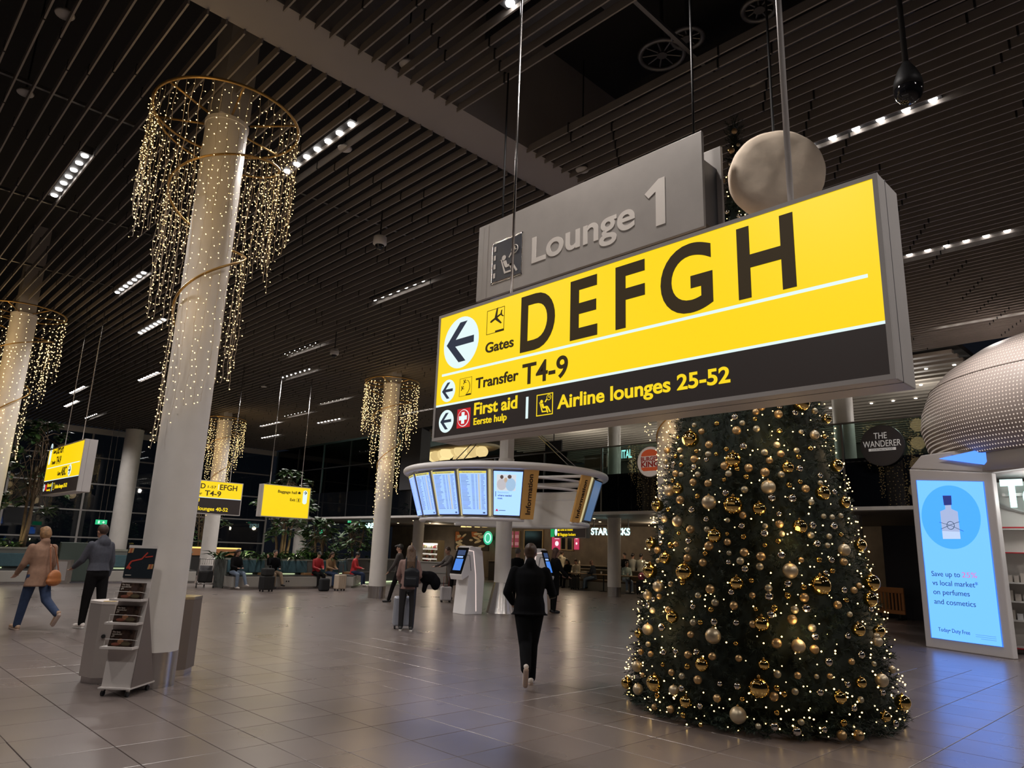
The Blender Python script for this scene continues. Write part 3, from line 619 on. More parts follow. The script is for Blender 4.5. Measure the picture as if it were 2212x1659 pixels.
# ================================================================ window wall at left, glass walls and gallery at the back
M_frame = mat('window_frame', (.30, .29, .28), .5)
M_pane = glass('window_glass', (.55, .60, .62), .9)
M_dark = mat('night_ground', (.01, .012, .016), .9)
MB().box(-40, 60, 46, 90, -.4, -.05).build('floor', M_dark)['kind'] = 'structure'
bpy.data.objects['floor.001']['label'] = 'dark apron outside the window wall'; bpy.data.objects['floor.001']['category'] = 'ground'
win = thing('window_1', 'tall dark window wall at the far left end of hall', 'window', (0, 44.5, 0), kind='structure')
xs = [-9+3.36*k for k in range(10)]; xs = [21.4-3.55*k for k in range(9, -1, -1)]; zs = [.0, 1.6, 3.05, 4.5, 5.95, 7.3]
for x in xs: MB().box(x-.05, x+.05, -.06, .10, 0, 7.3).build('mullion', M_frame, win)
for z in zs: MB().box(xs[0], xs[-1], -.05, .09, z-.035, z+.035).build('transom', M_frame, win)
MB().box(xs[0], 21.6, -.12, .12, 7.25, 7.56).build('head_rail', mat('head_rail', (.42, .40, .38), .6), win)
pm = {}
for i in range(len(xs)-1):
    for j in range(5):
        k = round(zs[j+1]-zs[j], 2)
        if k not in pm:
            o = MB().box(.05, 3.50, .015, .03, .035, k-.035).build('pane', M_pane, win); pm[k] = o.data; o.location = (xs[i], 0, zs[j])
        else: link('pane', pm[k], win, (xs[i], 0, zs[j]))
# ---- gallery (upper floor) along X = 21.6
GX = 21.6
M_spand = mat('spandrel_glass', (.004, .005, .007), .02, spec=.25)
M_gpane = glass('gallery_glass', (.72, .84, .80), .9)
gal = thing('wall_back', 'dark glazed gallery front with white soffit edge behind hall', 'wall', (GX, 0, 0), kind='structure')
MB().box(-.05, .35, 5.05, 44.4, 3.12, 3.22).build('soffit_edge', M_white, gal)
MB().box(.36, 16, 5.05, 44.4, 4.25, 4.5).build('upper_floor', mat('upper_floor', (.10, .085, .075), .6), gal)
MB().box(.36, 10.4, 5.05, 44.4, 3.13, 3.2).build('lower_ceiling', mat('cafe_ceiling', (.16, .14, .12), .7), gal)
pm = None
for k in range(1, 14):
    y = 2.05+3.02*k
    if pm is None: o = MB().box(0, .03, .02, 3.0, 3.22, 4.62).build('spandrel_pane', M_spand, gal); o.location = (0, y, 0); pm = o.data
    else: link('spandrel_pane', pm, gal, (0, y, 0))
    MB().box(-.02, .06, y-.03, y+.03, 3.22, 5.66 if y < 30 else 7.5).build('post', M_dsteel, gal)
pb = None; pf = None
for k in range(1, 14):
    y = 2.05+3.02*k
    if y < 30:
        if pb is None: o = MB().box(.0, .02, .03, 2.99, 4.62, 5.66).build('balustrade_pane', M_gpane, gal); o.location = (0, y, 0); pb = o.data
        else: link('balustrade_pane', pb, gal, (0, y, 0))
    else:
        if pf is None: o = MB().box(.0, .02, .03, 2.99, 4.62, 7.5).build('glass_pane', M_gpane, gal); o.location = (0, y, 0); pf = o.data
        else: link('glass_pane', pf, gal, (0, y, 0))
MB().box(-.03, .06, 5.05, 31.5, 5.66, 5.70).build('handrail', M_dsteel, gal)
MB().box(-.03, .08, 31.5, 44.4, 6.05, 6.10).build('transom', M_dsteel, gal)
MB().box(-.1, .5, 28.6, 30.2, 4.5, 7.6).build('dark_pier', mat('dark_pier', (.05, .05, .055), .6), gal)
MB().box(15.6, 16, 5.05, 44.4, 4.5, 7.6).build('rear_panel', mat('rear_panel', (.10, .095, .085), .8, noise=.4, nscale=.6), gal)
upc = MB().box(GX+.1, GX+16, 5.05, 44.4, 7.75, 7.9).build('ceiling', mat('upper_ceiling', (.03, .03, .03), .9)); tag(upc, 'pale louvred ceiling above the upper gallery', 'ceiling', kind='structure')
M_louv = mat('louvre', (.42, .38, .33), .6); lm_ = None
for k in range(27):
    if lm_ is None: o = MB().box(-.11, .11, 5.1, 30, 7.45, 7.55).build('louvre', M_louv, upc); o.location = (GX+.5+.55*k, 0, 0); lm_ = o.data
    else: link('louvre', lm_, upc, (GX+.5+.55*k, 0, 0))
M_dl = glow('downlight', (1.0, .93, .82), 10, sample=False); dm = None
for X in (23.4, 25.5, 27.5):
    for k in range(12):
        if dm is None: o = MB().lathe([(.05, 0), (.045, -.015), (.001, -.02)], 12).build('downlight', M_dl, upc, True); o.location = (X, 5.4+.75*k, 7.44); dm = o.data
        else: link('downlight', dm, upc, (X, 5.4+.75*k, 7.44))
for X, Y, z, e, c in ((25, 14, 6.6, 170, (1, .93, .82)), (25, 22, 6.6, 170, (1, .93, .8)), (29, 18, 6.6, 170, (1, .93, .8)), (24, 37, 6.4, 40, (.7, 1, .85)), (27, 34, 6.4, 60, (.8, 1, .85)), (25, 7, 6.6, 70, (1, .93, .85))):  # point lights without fixtures, added to brighten the gallery
    L = bpy.data.lights.new('gallery_fill', 'POINT'); L.energy = e; L.color = c; L.shadow_soft_size = .2
    lo = bpy.data.objects.new('gallery_fill', L); COL.objects.link(lo); lo.parent = upc; lo.location = (X, Y, z)
# ---- upper gallery furnishings
def box_thing(name, label, cat, m, P, sx, sy, sz, bevel=.02, kind=None):
    o = MB().box(-sx/2, sx/2, -sy/2, sy/2, 0, sz).build(name, m, None, loc=P, bevel=bevel); return tag(o, label, cat, kind=kind)
M_lant2 = glow('paper_lantern_dim', (1.0, .74, .32), .72); M_lant3 = glow('paper_lantern_mid', (1.0, .76, .34), .85); P = gx(998, 980, 25.5); lan = thing('lantern_chandelier', 'oblong chandelier of glowing paper lanterns above the gallery bar', 'chandelier', P, FACE_MX)
M_lant = glow('paper_lantern', (1.0, .78, .36), 1.0)
MB().lathe([(.3, .42), (1.9, .26), (2.05, .2), (1.9, .14)], 40, sx=1, sy=.5).build('canopy', mat('lantern_canopy', (.55, .48, .33), .7), lan, True)
MB().lathe([(1.85, -.48), (1.9, -.44), (1.9, -.38), (1.85, -.38)], 40, sx=1, sy=.5).build('lower_tray', mat('tray_wood', (.35, .19, .07), .6), lan)
for k, (x, z, r) in enumerate(((-1.55, -.04, .25), (-1.2, -.06, .24), (-.85, .0, .29), (-.45, .04, .31), (0, .12, .30), (.4, .06, .29), (.8, .0, .27), (1.15, -.04, .26), (1.5, -.06, .25), (-.6, -.3, .22), (.1, -.28, .24), (.8, -.3, .22))):
    g = MB().lathe([(r*math.sin(PI*(q+.4)/16.8), -r*.92*math.cos(PI*(q+.4)/16.8)) for q in range(17)], 16, (x, -.25-.15*(k % 2), z)).build('paper_globe', (M_lant, M_lant2, M_lant3)[k % 3], lan, True)  # glow stepped from globe to globe, standing in for shading at their edges
lan.scale = (1.35, 1.35, 1.35)
for sx_ in (-1, 1): MB().cyl((sx_, 0, .4), (sx_, 0, (7.7-P.z)/1.35), .01, n=6).build('cable', M_black, lan)
for nm, lab, x0, y0, x1, y1, X, m in (('display_screen', 'dark screen hanging above the gallery behind the info ring', 1177, 950, 1213, 980, 22.8, mat('screen_navy', (.012, .016, .025), .2)),
    ('wooden_booth', 'brown wooden booth on the gallery behind the info ring', 1262, 982, 1310, 1012, 24.5, mat('booth_wood', (.12, .07, .04), .5, noise=.2, nscale=4)),
    ('bar_counter', 'dark bar counter with stools on the gallery below lanterns', 930, 992, 1180, 1010, 23.4, mat('bar_dark', (.03, .03, .028), .5)),
    ('red_sofa', 'dark red sofa behind gallery glass left of far column', 696, 1030, 724, 1046, 23.5, mat('sofa_red', (.12, .02, .02), .7)),
    ('wooden_sideboard', 'tan sideboard behind gallery glass left of far column', 764, 1022, 792, 1036, 24.0, mat('side_tan', (.35, .22, .10), .6)),
    ('green_counter', 'green-lit counter behind gallery glass above the baggage sign', 655, 1006, 682, 1026, 23.3, mat('green_cnt', (.10, .22, .15), .5, emit=(.10, .30, .18), es=.35))):
    A = gx(x0, y1, X); B = gx(x1, y0, X); wy = A.y-B.y
    t = thing(nm, lab, nm.split('_')[1], ((A.x+B.x)/2, (A.y+B.y)/2, max(4.5, A.z) if nm != 'display_screen' else A.z), FACE_MX); hz = max(.25, B.z-A.z)
    MB().box(-wy/2, wy/2, 0, .5 if nm != 'display_screen' else .08, 0, hz).build('body', m, t, bevel=.02)
    if nm == 'display_screen': MB().cyl((0, .04, hz), (0, .04, 7.6-A.z), .02, n=8).build('hanger', M_black, t)
    else: MB().box(-wy/2-.03, wy/2+.03, -.03, .53, hz, hz+.04).build('top', mat('top_dark', (.06, .05, .04), .4), t)
# neon words
def neon(label, s, X, x0, x1, y0, y1, m, cat='neon sign'):
    A = gx(x0, y1, X); B = gx(x1, y0, X); t = thing('neon_sign', label, cat, A, FACE_MX); txt(s, t, 0, A.y-B.y, 0, B.z-A.z, m, -.01, .02)
    return t, A.y-B.y, B.z-A.z
M_cyan = glow('neon_cyan', (.45, 1.0, 1.0), 1.6)
neon('small cyan neon word ITAL on the gallery by the burger sign', 'ITAL', 22.6, 1343, 1365, 971, 990, M_cyan)
P = gx(884, 962, 26); t = thing('neon_sign', 'blurred blue neon squiggle on the gallery left of lanterns', 'neon sign', P, FACE_MX); MB().tube([(-.16+.04*q, 0, .07*math.sin(q*1.7)) for q in range(9)], .014, 6).build('neon_tube', glow('neon_blue', (.12, .3, 1.0), 1.6), t, True); MB().box(-.2, .2, .03, .06, -.12, .12).build('back_plate', M_dsteel, t); MB().cyl((0, .045, .12), (0, .045, 7.7-P.z), .01, n=6).build('hanger', M_black, t)
# ---- round shop signs on the gallery glass
def round_sign(label, x, y, d, rim, face):
    P = gx(x, y, GX-.12); R_ = d/2*(P-CAM).dot(FW)/CAM_F
    t = thing('round_sign', label, 'sign', P, FACE_MX)
    MB().prism([(R_*math.cos(2*PI*k/48), R_*math.sin(2*PI*k/48)) for k in range(48)], 0, .10).build('drum', rim, t); disc(t, 'face', face, 0, 0, R_*.965, 0)
    return t, R_
bs, R_ = round_sign('round white Burger King sign on the gallery glass', 1404, 997, 67, mat('bk_rim', (.55, .50, .46), .5), mat('bk_face', (.62, .55, .50), .5, emit=(.55, .46, .40), es=.35))
M_or = mat('bk_orange', (.55, .09, .03), .5, emit=(.6, .09, .03), es=.35); M_brd = mat('bk_red', (.28, .02, .015), .5, emit=(.28, .02, .015), es=.3)
def bun(z0, z1, r, m, flat_top):
    n = 12; pts = []
    if flat_top: pts = [(-.68*R_, z1), (-.66*R_, z0+.12*R_), (-.5*R_, z0), (.5*R_, z0), (.66*R_, z0+.12*R_), (.68*R_, z1)]
    else: pts = [(-.68*R_, z0), (.68*R_, z0)]+[(.68*R_*math.cos(PI*k/n), z0+(z1-z0)*math.sin(PI*k/n)) for k in range(1, n)]
    poly(bs, 'bun', m, pts, -.006)
bun(.36*R_, .80*R_, 1, M_or, False); bun(-.60*R_, -.36*R_, 1, M_or, True)
txt('BURGER', bs, -.70*R_, .70*R_, .04*R_, .26*R_, M_brd, -.008, .035); txt('KING', bs, -.68*R_, .68*R_, -.33*R_, .32*R_, M_brd, -.008, .04)
ws, R_ = round_sign('round dark The Wanderer sign on the gallery glass', 1905, 962, 89, mat('wd_rim', (.03, .03, .035), .5), mat('wd_face', (.030, .030, .040), .35))
M_wtx = mat('wanderer_text', (.6, .58, .56), .5, emit=(.5, .48, .46), es=.35)
txt('THE', ws, -.34*R_, .26*R_, .33*R_, .30*R_, M_wtx, -.006, .0); txt('WANDERER', ws, -.86*R_, .86*R_, -.06*R_, .30*R_, M_wtx, -.006, .0)
rect(ws, 'caption_bar', M_wtx, -.62*R_, .62*R_, -.26*R_, -.13*R_, -.004); txt('COCKTAILS & FOOD', ws, -.5*R_, .5*R_, -.235*R_, .08*R_, M_black, -.010, .0)
# ================================================================ coffee shop under the gallery
BX = 31.0
M_cw = mat('cafe_wall', (.16, .12, .085), .6, noise=.25, nscale=1.5)
cw = MB().box(BX, BX+.2, 10, 44, 0, 3.12).build('wall_cafe', M_cw); tag(cw, 'brown back wall of the coffee shop', 'wall', kind='structure')
def onwall(name, label, cat, x0, y0, x1, y1, m, X=BX-.06, th=.05):
    A = gx(x0, y1, X); B = gx(x1, y0, X); t = thing(name, label, cat, A, FACE_MX); W_, H_ = A.y-B.y, B.z-A.z
    MB().box(0, W_, 0, th, 0, H_).build('panel', m, t); return t, W_, H_
M_frm = mat('tan_frame', (.36, .25, .12), .5)
M_crim = glow('menu_crimson', (.30, .02, .06), .55)
def framed(t, W_, H_, m=M_frm, f=.05): MB().box(-f, 0, -.03, .05, -f, H_+f).box(W_, W_+f, -.03, .05, -f, H_+f).box(0, W_, -.03, .05, H_, H_+f).box(0, W_, -.03, .05, -f, 0).build('frame', m, t)
for i, (x0, x1) in enumerate(((1101, 1110), (1111, 1122))):
    t, W_, H_ = onwall('menu_board', ('crimson menu board right beside the info column', 'crimson menu board, second right of the info column')[i], 'menu board', x0, 1148, x1, 1182, M_crim); framed(t, W_, H_, f=.03)
    for r in range(2):
        for q in range(3): rect(t, 'drink_picture', mat('menu_light', (.5, .3, .3), .5, emit=(.6, .35, .35), es=.4), W_*(.15+.28*q), W_*(.30+.28*q), H_*(.12+.46*r), H_*(.32+.46*r), -.002)
for i, (x0, y0, x1, y1, lab) in enumerate(((1133, 1147, 1172, 1184, 'black menu panel in tan frame right of the crimson boards'), (1213, 1160, 1222, 1186, 'narrow black panel right of the crimson poster'), (1226, 1160, 1236, 1187, 'narrow black panel left of the small crimson poster'))):
    t, W_, H_ = onwall('menu_screen', lab, 'screen', x0, y0, x1, y1, M_blackgl); framed(t, W_, H_, f=.07)
for x0, x1, lab in ((1192, 1212, 'bright crimson drink poster under the lost and found sign'), (1240, 1250, 'small crimson drink poster right of the black panels')):
    t, W_, H_ = onwall('poster', lab, 'poster', x0, 1160, x1, 1187, glow('poster_crimson', (.55, .03, .10), .9)); disc(t, 'cup_picture', glow('poster_cup', (1, .8, .85), 1.1), W_*.55, H_*.48, W_*.2, -.002); rect(t, 'headline', glow('poster_cup', (1, .8, .85), 1.1), W_*.3, W_*.8, H_*.84, H_*.88, -.002)
# mural
t, W_, H_ = onwall('mural', 'cream and orange graffiti-style mural behind the coffee counter', 'mural', 981, 1148, 1056, 1187, mat('mural_dark', (.05, .035, .02), .7)); rnd = random.Random(21)
M_mc = mat('mural_cream', (.75, .60, .36), .7); M_mo = mat('mural_orange', (.48, .15, .04), .7)
poly(t, 'mural_shape', M_mo, [(.02*W_, .98*H_), (.02*W_, .45*H_), (.2*W_, .55*H_), (.12*W_, .98*H_)], -.002); poly(t, 'mural_shape', M_mo, [(.5*W_, .98*H_), (.52*W_, .7*H_), (.68*W_, .74*H_), (.66*W_, .98*H_)], -.002)
for k in range(26):
    x, z = rnd.uniform(.08, .92)*W_, rnd.uniform(.08, .9)*H_; a = rnd.uniform(0, 2*PI); r1, r2 = rnd.uniform(.05, .13), rnd.uniform(.03, .07)
    poly(t, 'mural_shape', M_mc if k % 6 else M_mo, [(x+W_*(r1*math.cos(a)*math.cos(q)-r2*math.sin(a)*math.sin(q)), z+H_*1.6*(r1*math.sin(a)*math.cos(q)+r2*math.cos(a)*math.sin(q))*.7) for q in [2*PI*j/7+rnd.uniform(-.2, .2) for j in range(7)]], -.003-.0008*k)
P = gx(1054, 1162, BX-.5); lg = thing('round_logo', 'round glowing green logo sign half hidden by the info column', 'sign', P, FACE_MX); disc(lg, 'logo_rim', glow('logo_green', (.02, .55, .28), 1.0), 0, 0, .42, 0); disc(lg, 'logo_field', glow('logo_pale', (.55, 1, .9), 1.1), 0, 0, .30, -.004); MB().prism([(.2*math.cos(2*PI*k/20), .24*math.sin(2*PI*k/20)) for k in range(20)], -.012, -.008).build('logo_figure', MATS['logo_green'], lg); MB().box(-.1, .1, .01, .49, -.1, .1).build('bracket', M_dsteel, lg)
# food fridge
A = gx(886, 1217, 29.5); fr_ = thing('food_fridge', 'lit wall fridge full of packaged food left of the mural', 'fridge', (29.5, A.y, .75), FACE_MX); W_ = A.y-gx(943, 1217, 29.5).y; H_ = 1.25
MB().box(0, W_, .45, .5, 0, H_).build('back', mat('fridge_back', (.6, .55, .5), .5, emit=(1, .92, .8), es=.55), fr_)
MB().box(-.08, 0, 0, .5, -.75, H_).box(W_, W_+.08, 0, .5, -.75, H_).box(-.08, W_+.08, 0, .5, H_, H_+.2).box(0, W_, 0, .5, -.75, -.02).build('case', mat('fridge_case', (.28, .22, .14), .5), fr_); rnd = random.Random(4)
FC = [mat('pack_%d' % i, c, .5) for i, c in enumerate(((.5, .05, .06), (.6, .45, .3), (.15, .10, .08), (.62, .6, .55), (.25, .3, .12)))]
for r in range(4):
    z = r*H_/4; MB().box(0, W_, .05, .45, z-.02, z).build('shelf', M_steel, fr_)
    x = .03
    while x < W_-.1:
        w_ = rnd.uniform(.06, .13); h_ = rnd.uniform(.10, .21); MB().box(x, x+w_*.9, .1, .35, z+.001, z+h_).build('food_pack', FC[rnd.randrange(5)], fr_); x += w_
L = bpy.data.lights.new('fridge_light', 'AREA'); L.shape = 'RECTANGLE'; L.size = W_*.9; L.size_y = .08; L.energy = 22; L.color = (1, .93, .82); lo = bpy.data.objects.new('fridge_light', L); COL.objects.link(lo); lo.parent = fr_; lo.location = (W_/2, .06, H_-.02); lo.rotation_euler = (.5, 0, 0)
# counter and pendants
A = gx(960, 1200, 29.0); ct = thing('coffee_counter', 'long dark coffee counter with bright bottles and machines', 'counter', (28.7, 12, 0)); MB().box(0, .7, 0, 19, 0, 1.05).build('base', mat('counter_dark', (.05, .042, .035), .5), ct); MB().box(-.04, .74, 0, 19, 1.05, 1.10).build('top', mat('counter_top', (.22, .17, .12), .35), ct)
rnd = random.Random(8)
for k in range(24):
    y = 13+rnd.random()*15; h_ = rnd.uniform(.14, .34); m = [mat('bottle_%d' % i, c, .3) for i, c in enumerate(((.6, .5, .4), (.3, .12, .05), (.05, .05, .05), (.7, .7, .68)))][k % 4]; r = rnd.uniform(.04, .07)
    o = MB().lathe([(r, 0), (r, h_*.6), (r*.4, h_*.8), (r*.4, h_)], 10).build('bottle', m, None, True, loc=(28.9+rnd.random()*.3, y, 1.1)); tag(o, 'small bottle standing on the coffee counter', 'bottle', 'bottles on the coffee counter')
for k, x in enumerate((1001, 1013, 1031, 1047, 1125, 1144)):
    P = gx(x, 1136, 29.4); t = thing('pendant_lamp', 'small warm pendant lamp over coffee counter, number %s from the left' % ('one two three four five six'.split()[k]), 'pendant lamp', P, group='pendants over the coffee counter')
    MB().lathe([(.17, -.08), (.10, .06), (.03, .10)], 16).build('shade', glow('pendant_shade', (1, .7, .25), 1.5), t, True); MB().cyl((0, 0, .1), (0, 0, 3.12-P.z), .008, n=6).build('cord', M_black, t)
for Y in (14, 19, 24, 29, 35):
    L = bpy.data.lights.new('cafe_lamp', 'POINT'); L.energy = 62; L.color = (1, .80, .55); L.shadow_soft_size = .15
    lo = bpy.data.objects.new('cafe_lamp', L); COL.objects.link(lo); lo.parent = gal; lo.location = (6.3, Y, 2.85)
dcl = None
for k in range(20):
    X = (24.2, 26.6)[k % 2]-GX; Y = 10+1.6*k
    if dcl is None: o = MB().lathe([(.06, 0), (.05, -.015), (.001, -.02)], 12).build('downlight', glow('cafe_downlight', (1, .75, .4), 6, sample=False), gal, True); o.location = (X, Y, 3.13); dcl = o.data
    else: link('downlight', dcl, gal, (X, Y, 3.13))
# shop name in light, twice
M_sb = glow('shop_letters', (.55, 1.0, .98), 2.6)
for lab, X, x0, x1, y0, y1 in (('glowing STARBUCKS letters behind the plain white column', 24.6, 1277, 1361, 1140, 1155), ('glowing STARBUCKS letters half hidden by the garlanded column', 24.6, 774, 840, 1128, 1140)):
    A = gx(x0, y1, X); B = gx(x1, y0+(y1-y0)*.35, X); t = thing('shop_sign', lab, 'sign', A, FACE_MX); hz = .27
    txt('STARBUCKS', t, 0, A.y-B.y, 0, hz, M_sb, -.01, .03); MB().box(0, A.y-B.y, .03, .07, .1, .14).build('rail', M_dsteel, t); MB().box(.1, .13, .03, .07, .1, 3.13-A.z).box(A.y-B.y-.13, A.y-B.y-.1, .03, .07, .1, 3.13-A.z).build('hanger', M_dsteel, t)
# lost and found sign
A = gx(1198, 1160, 22.9); B = gx(1262, 1138, 22.9); t = thing('lost_found_sign', 'dark hanging sign Lost & found and Baggage lockers in yellow', 'sign', A, FACE_MX); W_, H_ = A.y-B.y, B.z-A.z
MB().box(-.02, W_+.1, .004, .25, -.03, H_+.03).build('housing', M_grey, t); rect(t, 'black_panel', M_band, 0, W_+.06, 0, H_)
txt('Lost & found', t, W_*.20, W_*.62, H_*.62, H_*.26, M_yel2, -.008, .02); txt('Baggage lockers', t, W_*.20, W_*.72, H_*.14, H_*.26, M_yel2, -.008, .02)
disc(t, 'arrow_disc', M_lit, W_*.05, H_*.5, W_*.045, -.006, H_*.4); rect(t, 'pictogram', M_yel2, W_*.11, W_*.17, H_*.58, H_*.86, -.006); rect(t, 'pictogram', M_yel2, W_*.11, W_*.17, H_*.10, H_*.38, -.006); rect(t, 'exit_panel', glow('exit_green', (.01, .35, .10), .9), -W_*.14, -.02, 0, H_, -.002); MB().box(.1, .13, .1, .13, H_, 3.12-A.z).box(W_-.2, W_-.17, .1, .13, H_, 3.12-A.z).build('hanger', M_dsteel, t)
# green exit signs
for x, y, X, Y, lab in ((219, 1128, None, 38.0, 'green exit sign hanging in front of the window wall at left'), (692, 1150, 23.4, None, 'green exit sign behind the baggage hall sign'), (713, 1016+8, 24.5, None, 'small cyan-green exit sign up behind the gallery glass'), (754, 1124, 23.4, None, 'tiny green exit sign left of the garlanded column')):
    P = gx(x, y, X) if X else gy(x, y, Y); m = mpp = (P-CAM).dot(FW)/CAM_F
    t = thing('exit_sign', lab, 'exit sign', P, FACE_MX if X else 0.0); w_ = 22*mpp/2 if Y else 10*mpp/2; h_ = 10*mpp/2 if Y else 10*mpp/2
    MB().box(-w_, w_, 0, .06, -h_, h_).build('box', glow('exit_face', (.02, .55, .22), 1.0), t); MB().box(-w_*.6, -w_*.3, -.006, 0, -h_*.6, h_*.6).box(w_*.15, w_*.6, -.006, 0, -h_*.15, h_*.15).box(w_*.3, w_*.45, -.006, 0, -h_*.5, h_*.5).build('symbol', glow('exit_white', (.7, 1, .85), 1.0), t)
    if not Y: MB().box(-.02, .02, .01, .05, h_, (3.13 if P.z < 3.1 else 7.75)-P.z).build('hanger', M_dsteel, t)
    if Y: MB().cyl((-w_*.5, .03, h_), (-w_*.5, .03, 7.55-P.z), .008, n=6).cyl((w_*.5, .03, h_), (w_*.5, .03, 7.55-P.z), .008, n=6).build('cable', M_steel, t)
# dark hoarding right of the tree
hb = MB().box(24.9, 25.1, 3.0, 8.3, 0, 2.85).build('wall_hoarding', mat('hoarding', (.012, .013, .024), .6)); tag(hb, 'dark navy hoarding behind the orange barrier', 'wall', kind='structure')
# ================================================================ information ring
IX, IY = 14.05, 14.6
CAMDIR = math.atan2(-IY, -IX)                    # from the ring centre towards the camera
ring = thing('information_ring', 'white ring of flight screens round the info column', 'information display', (IX, IY, 0))
def rp(th, r, z):                                # th in degrees, 0 faces the camera, + to the viewer's right
    a = CAMDIR+math.radians(th); return Vector((r*math.cos(a), r*math.sin(a), z))
M_ringw = mat('ring_white', (.85, .83, .83), .4)
MB().tube([rp(4*k, 2.80, 3.70) for k in range(90)], .095, 12, True).build('top_rim', M_ringw, ring, True)
MB().tube([rp(4*k-100, 2.33, 2.40) for k in range(29)], .05, 10).build('bottom_rim', M_ringw, ring, True)
MB().tube([rp(4*k+48, 2.33, 2.40) for k in range(44)], .06, 10).build('bottom_rim', M_ringw, ring, True)
def panel(th, half, z0, z1, m, name, off=0.0, parent=None, inset=0.0, th_=.05):
    r0 = 2.36+off; r1 = 2.36+.36*(z1-2.45)/1.2+off; rb = r0+.36*(z0-2.45)/1.2
    a, b, c, d = rp(th-half, rb, z0), rp(th+half, rb, z0), rp(th+half, r1, z1), rp(th-half, r1, z1)
    n = (b-a).cross(d-a).normalized(); 
    if n.dot(rp(th, 1, 0)) < 0: n = -n
    q = [v-n*th_ for v in (a, b, c, d)]
    o = MB().add([a, b, c, d]+q, [(0, 1, 2, 3), (7, 6, 5, 4), (0, 4, 5, 1), (1, 5, 6, 2), (2, 6, 7, 3), (3, 7, 4, 0)]).build(name, m, parent or ring)
    return o, (a, b, c, d, n)
M_scr = glow('screen_pale', (.42, .66, 1.7), 1.0); M_scr2 = glow('screen_yellow', (.85, .72, .12), .9); M_row = glow('screen_ink', (.10, .17, .30), .8); M_scy = glow('screen_gold', (.75, .62, .10), .9)
M_backlit = glow('ring_backlight', (1.0, .85, .45), .55)
MB().add(sum([[rp(t, 2.30, 2.42), rp(t, 2.66, 3.64)] for t in range(-96, 17, 4)], []), [(2*k, 2*k+2, 2*k+3, 2*k+1) for k in range(28)]).build('inner_drum', mat('drum_white', (.84, .81, .78), .5), ring, True)
MB().add(sum([[rp(t, 2.30, 2.42), rp(t, 2.60, 3.45)] for t in range(58, 260, 4)], []), [(2*k, 2*k+2, 2*k+3, 2*k+1) for k in range(50)]).build('inner_drum', MATS['drum_white'], ring, True)
def bil(c, u, v, off):
    a, b, cc, d, n = c; return a*(1-u)*(1-v)+b*u*(1-v)+cc*u*v+d*(1-u)*v+n*off
def quad(c, u0, u1, v0, v1, off, m, name, par):
    return MB().add([bil(c, u0, v0, off), bil(c, u1, v0, off), bil(c, u1, v1, off), bil(c, u0, v1, off)], [(0, 1, 2, 3)]).build(name, m, par)
def ftext(c, s, u0, u1, v0, cap_, m, par, off=.012, bold=0.0):
    # flat lettering on a leaning panel: a small frame object carries it
    a, b, cc, d, n = c; ex = (b-a); W_ = ex.length; ex = ex/W_; ez = (d-a); H_ = ez.length; ez = (ez-ex*ez.dot(ex)).normalized(); ey = ez.cross(ex)
    o = txt(s, par, u0*W_, u1*W_, v0*H_, cap_, m, 0, bold); P = a+n*off
    o.matrix_local = Matrix(((ex.x, ey.x, ez.x, P.x), (ex.y, ey.y, ez.y, P.y), (ex.z, ey.z, ez.z, P.z), (0, 0, 0, 1))); return o
for i, th in enumerate((-73, -54.5, -36, -18)):
    fr, _ = panel(th, 8.0, 2.47, 3.58, M_dsteel, 'screen', .03)
    _, c = panel(th, 7.6, 2.50, 3.55, M_scr, 'display', .045, fr, th_=.01); bpy.data.objects.remove(_)
    quad(c, 0, 1, 0, 1, .002, M_scr, 'display', fr); quad(c, 0, 1, .945, 1, .004, M_scr2, 'header_bar', fr)
    ftext(c, 'Flight departures / Vertrektijden', .06, .9, .958, .026, M_row, fr, .006)
    rows = MB(); gold = MB()
    for r in range(26):
        v = .90-.031*r; rn = random.Random(r*7+i)
        for u0, u1 in ((.04, .04+rn.uniform(.2, .34)), (.44, .54), (.60, .66), (.80, .80+rn.uniform(.08, .16))):
            rows.add([bil(c, u0, v, .005), bil(c, u1, v, .005), bil(c, u1, v+.010, .005), bil(c, u0, v+.010, .005)], [(0, 1, 2, 3)])
        gold.add([bil(c, .69, v-.004, .005), bil(c, .75, v-.004, .005), bil(c, .75, v+.016, .005), bil(c, .69, v+.016, .005)], [(0, 1, 2, 3)])
    tag(rows.build('timetable_rows', M_row, fr), None, kind='stuff'); tag(gold.build('gate_marks', M_scy, fr), None, kind='stuff'); quad(c, .84, .94, .02, .06, .006, M_row, 'corner_mark', fr)
    panel(th+9.2, .5, 2.47, 3.58, M_backlit, 'light_strip', .01)
fr, _ = panel(1.2, 8.0, 2.47, 3.58, M_dsteel, 'advert_screen', .03); _, c = panel(1.2, 7.6, 2.50, 3.55, M_scr, 'display', .045, fr, th_=.01); bpy.data.objects.remove(_)
M_ad = glow('advert_pale', (.48, .80, 1.9), 1.0); quad(c, 0, 1, 0, 1, .002, M_ad, 'display', fr)
quad(c, .10, .78, .56, .93, .004, glow('advert_photo', (.75, .80, .85), .9), 'photograph', fr)
for u, v, ru, rv, m in ((.28, .70, .17, .13, glow('ad_coat', (.60, .58, .62), .9)), (.60, .70, .18, .15, glow('ad_blue', (.42, .62, .85), .9)), (.28, .87, .06, .045, glow('ad_head', (.12, .08, .07), .8)), (.55, .88, .07, .045, MATS['ad_head']), (.42, .80, .06, .06, glow('ad_beige', (.6, .45, .33), .9))):
    MB().add([bil(c, u+ru*math.cos(2*PI*k/14), v+rv*math.sin(2*PI*k/14), .006) for k in range(14)], [tuple(range(14))]).build('figure_print', m, fr)
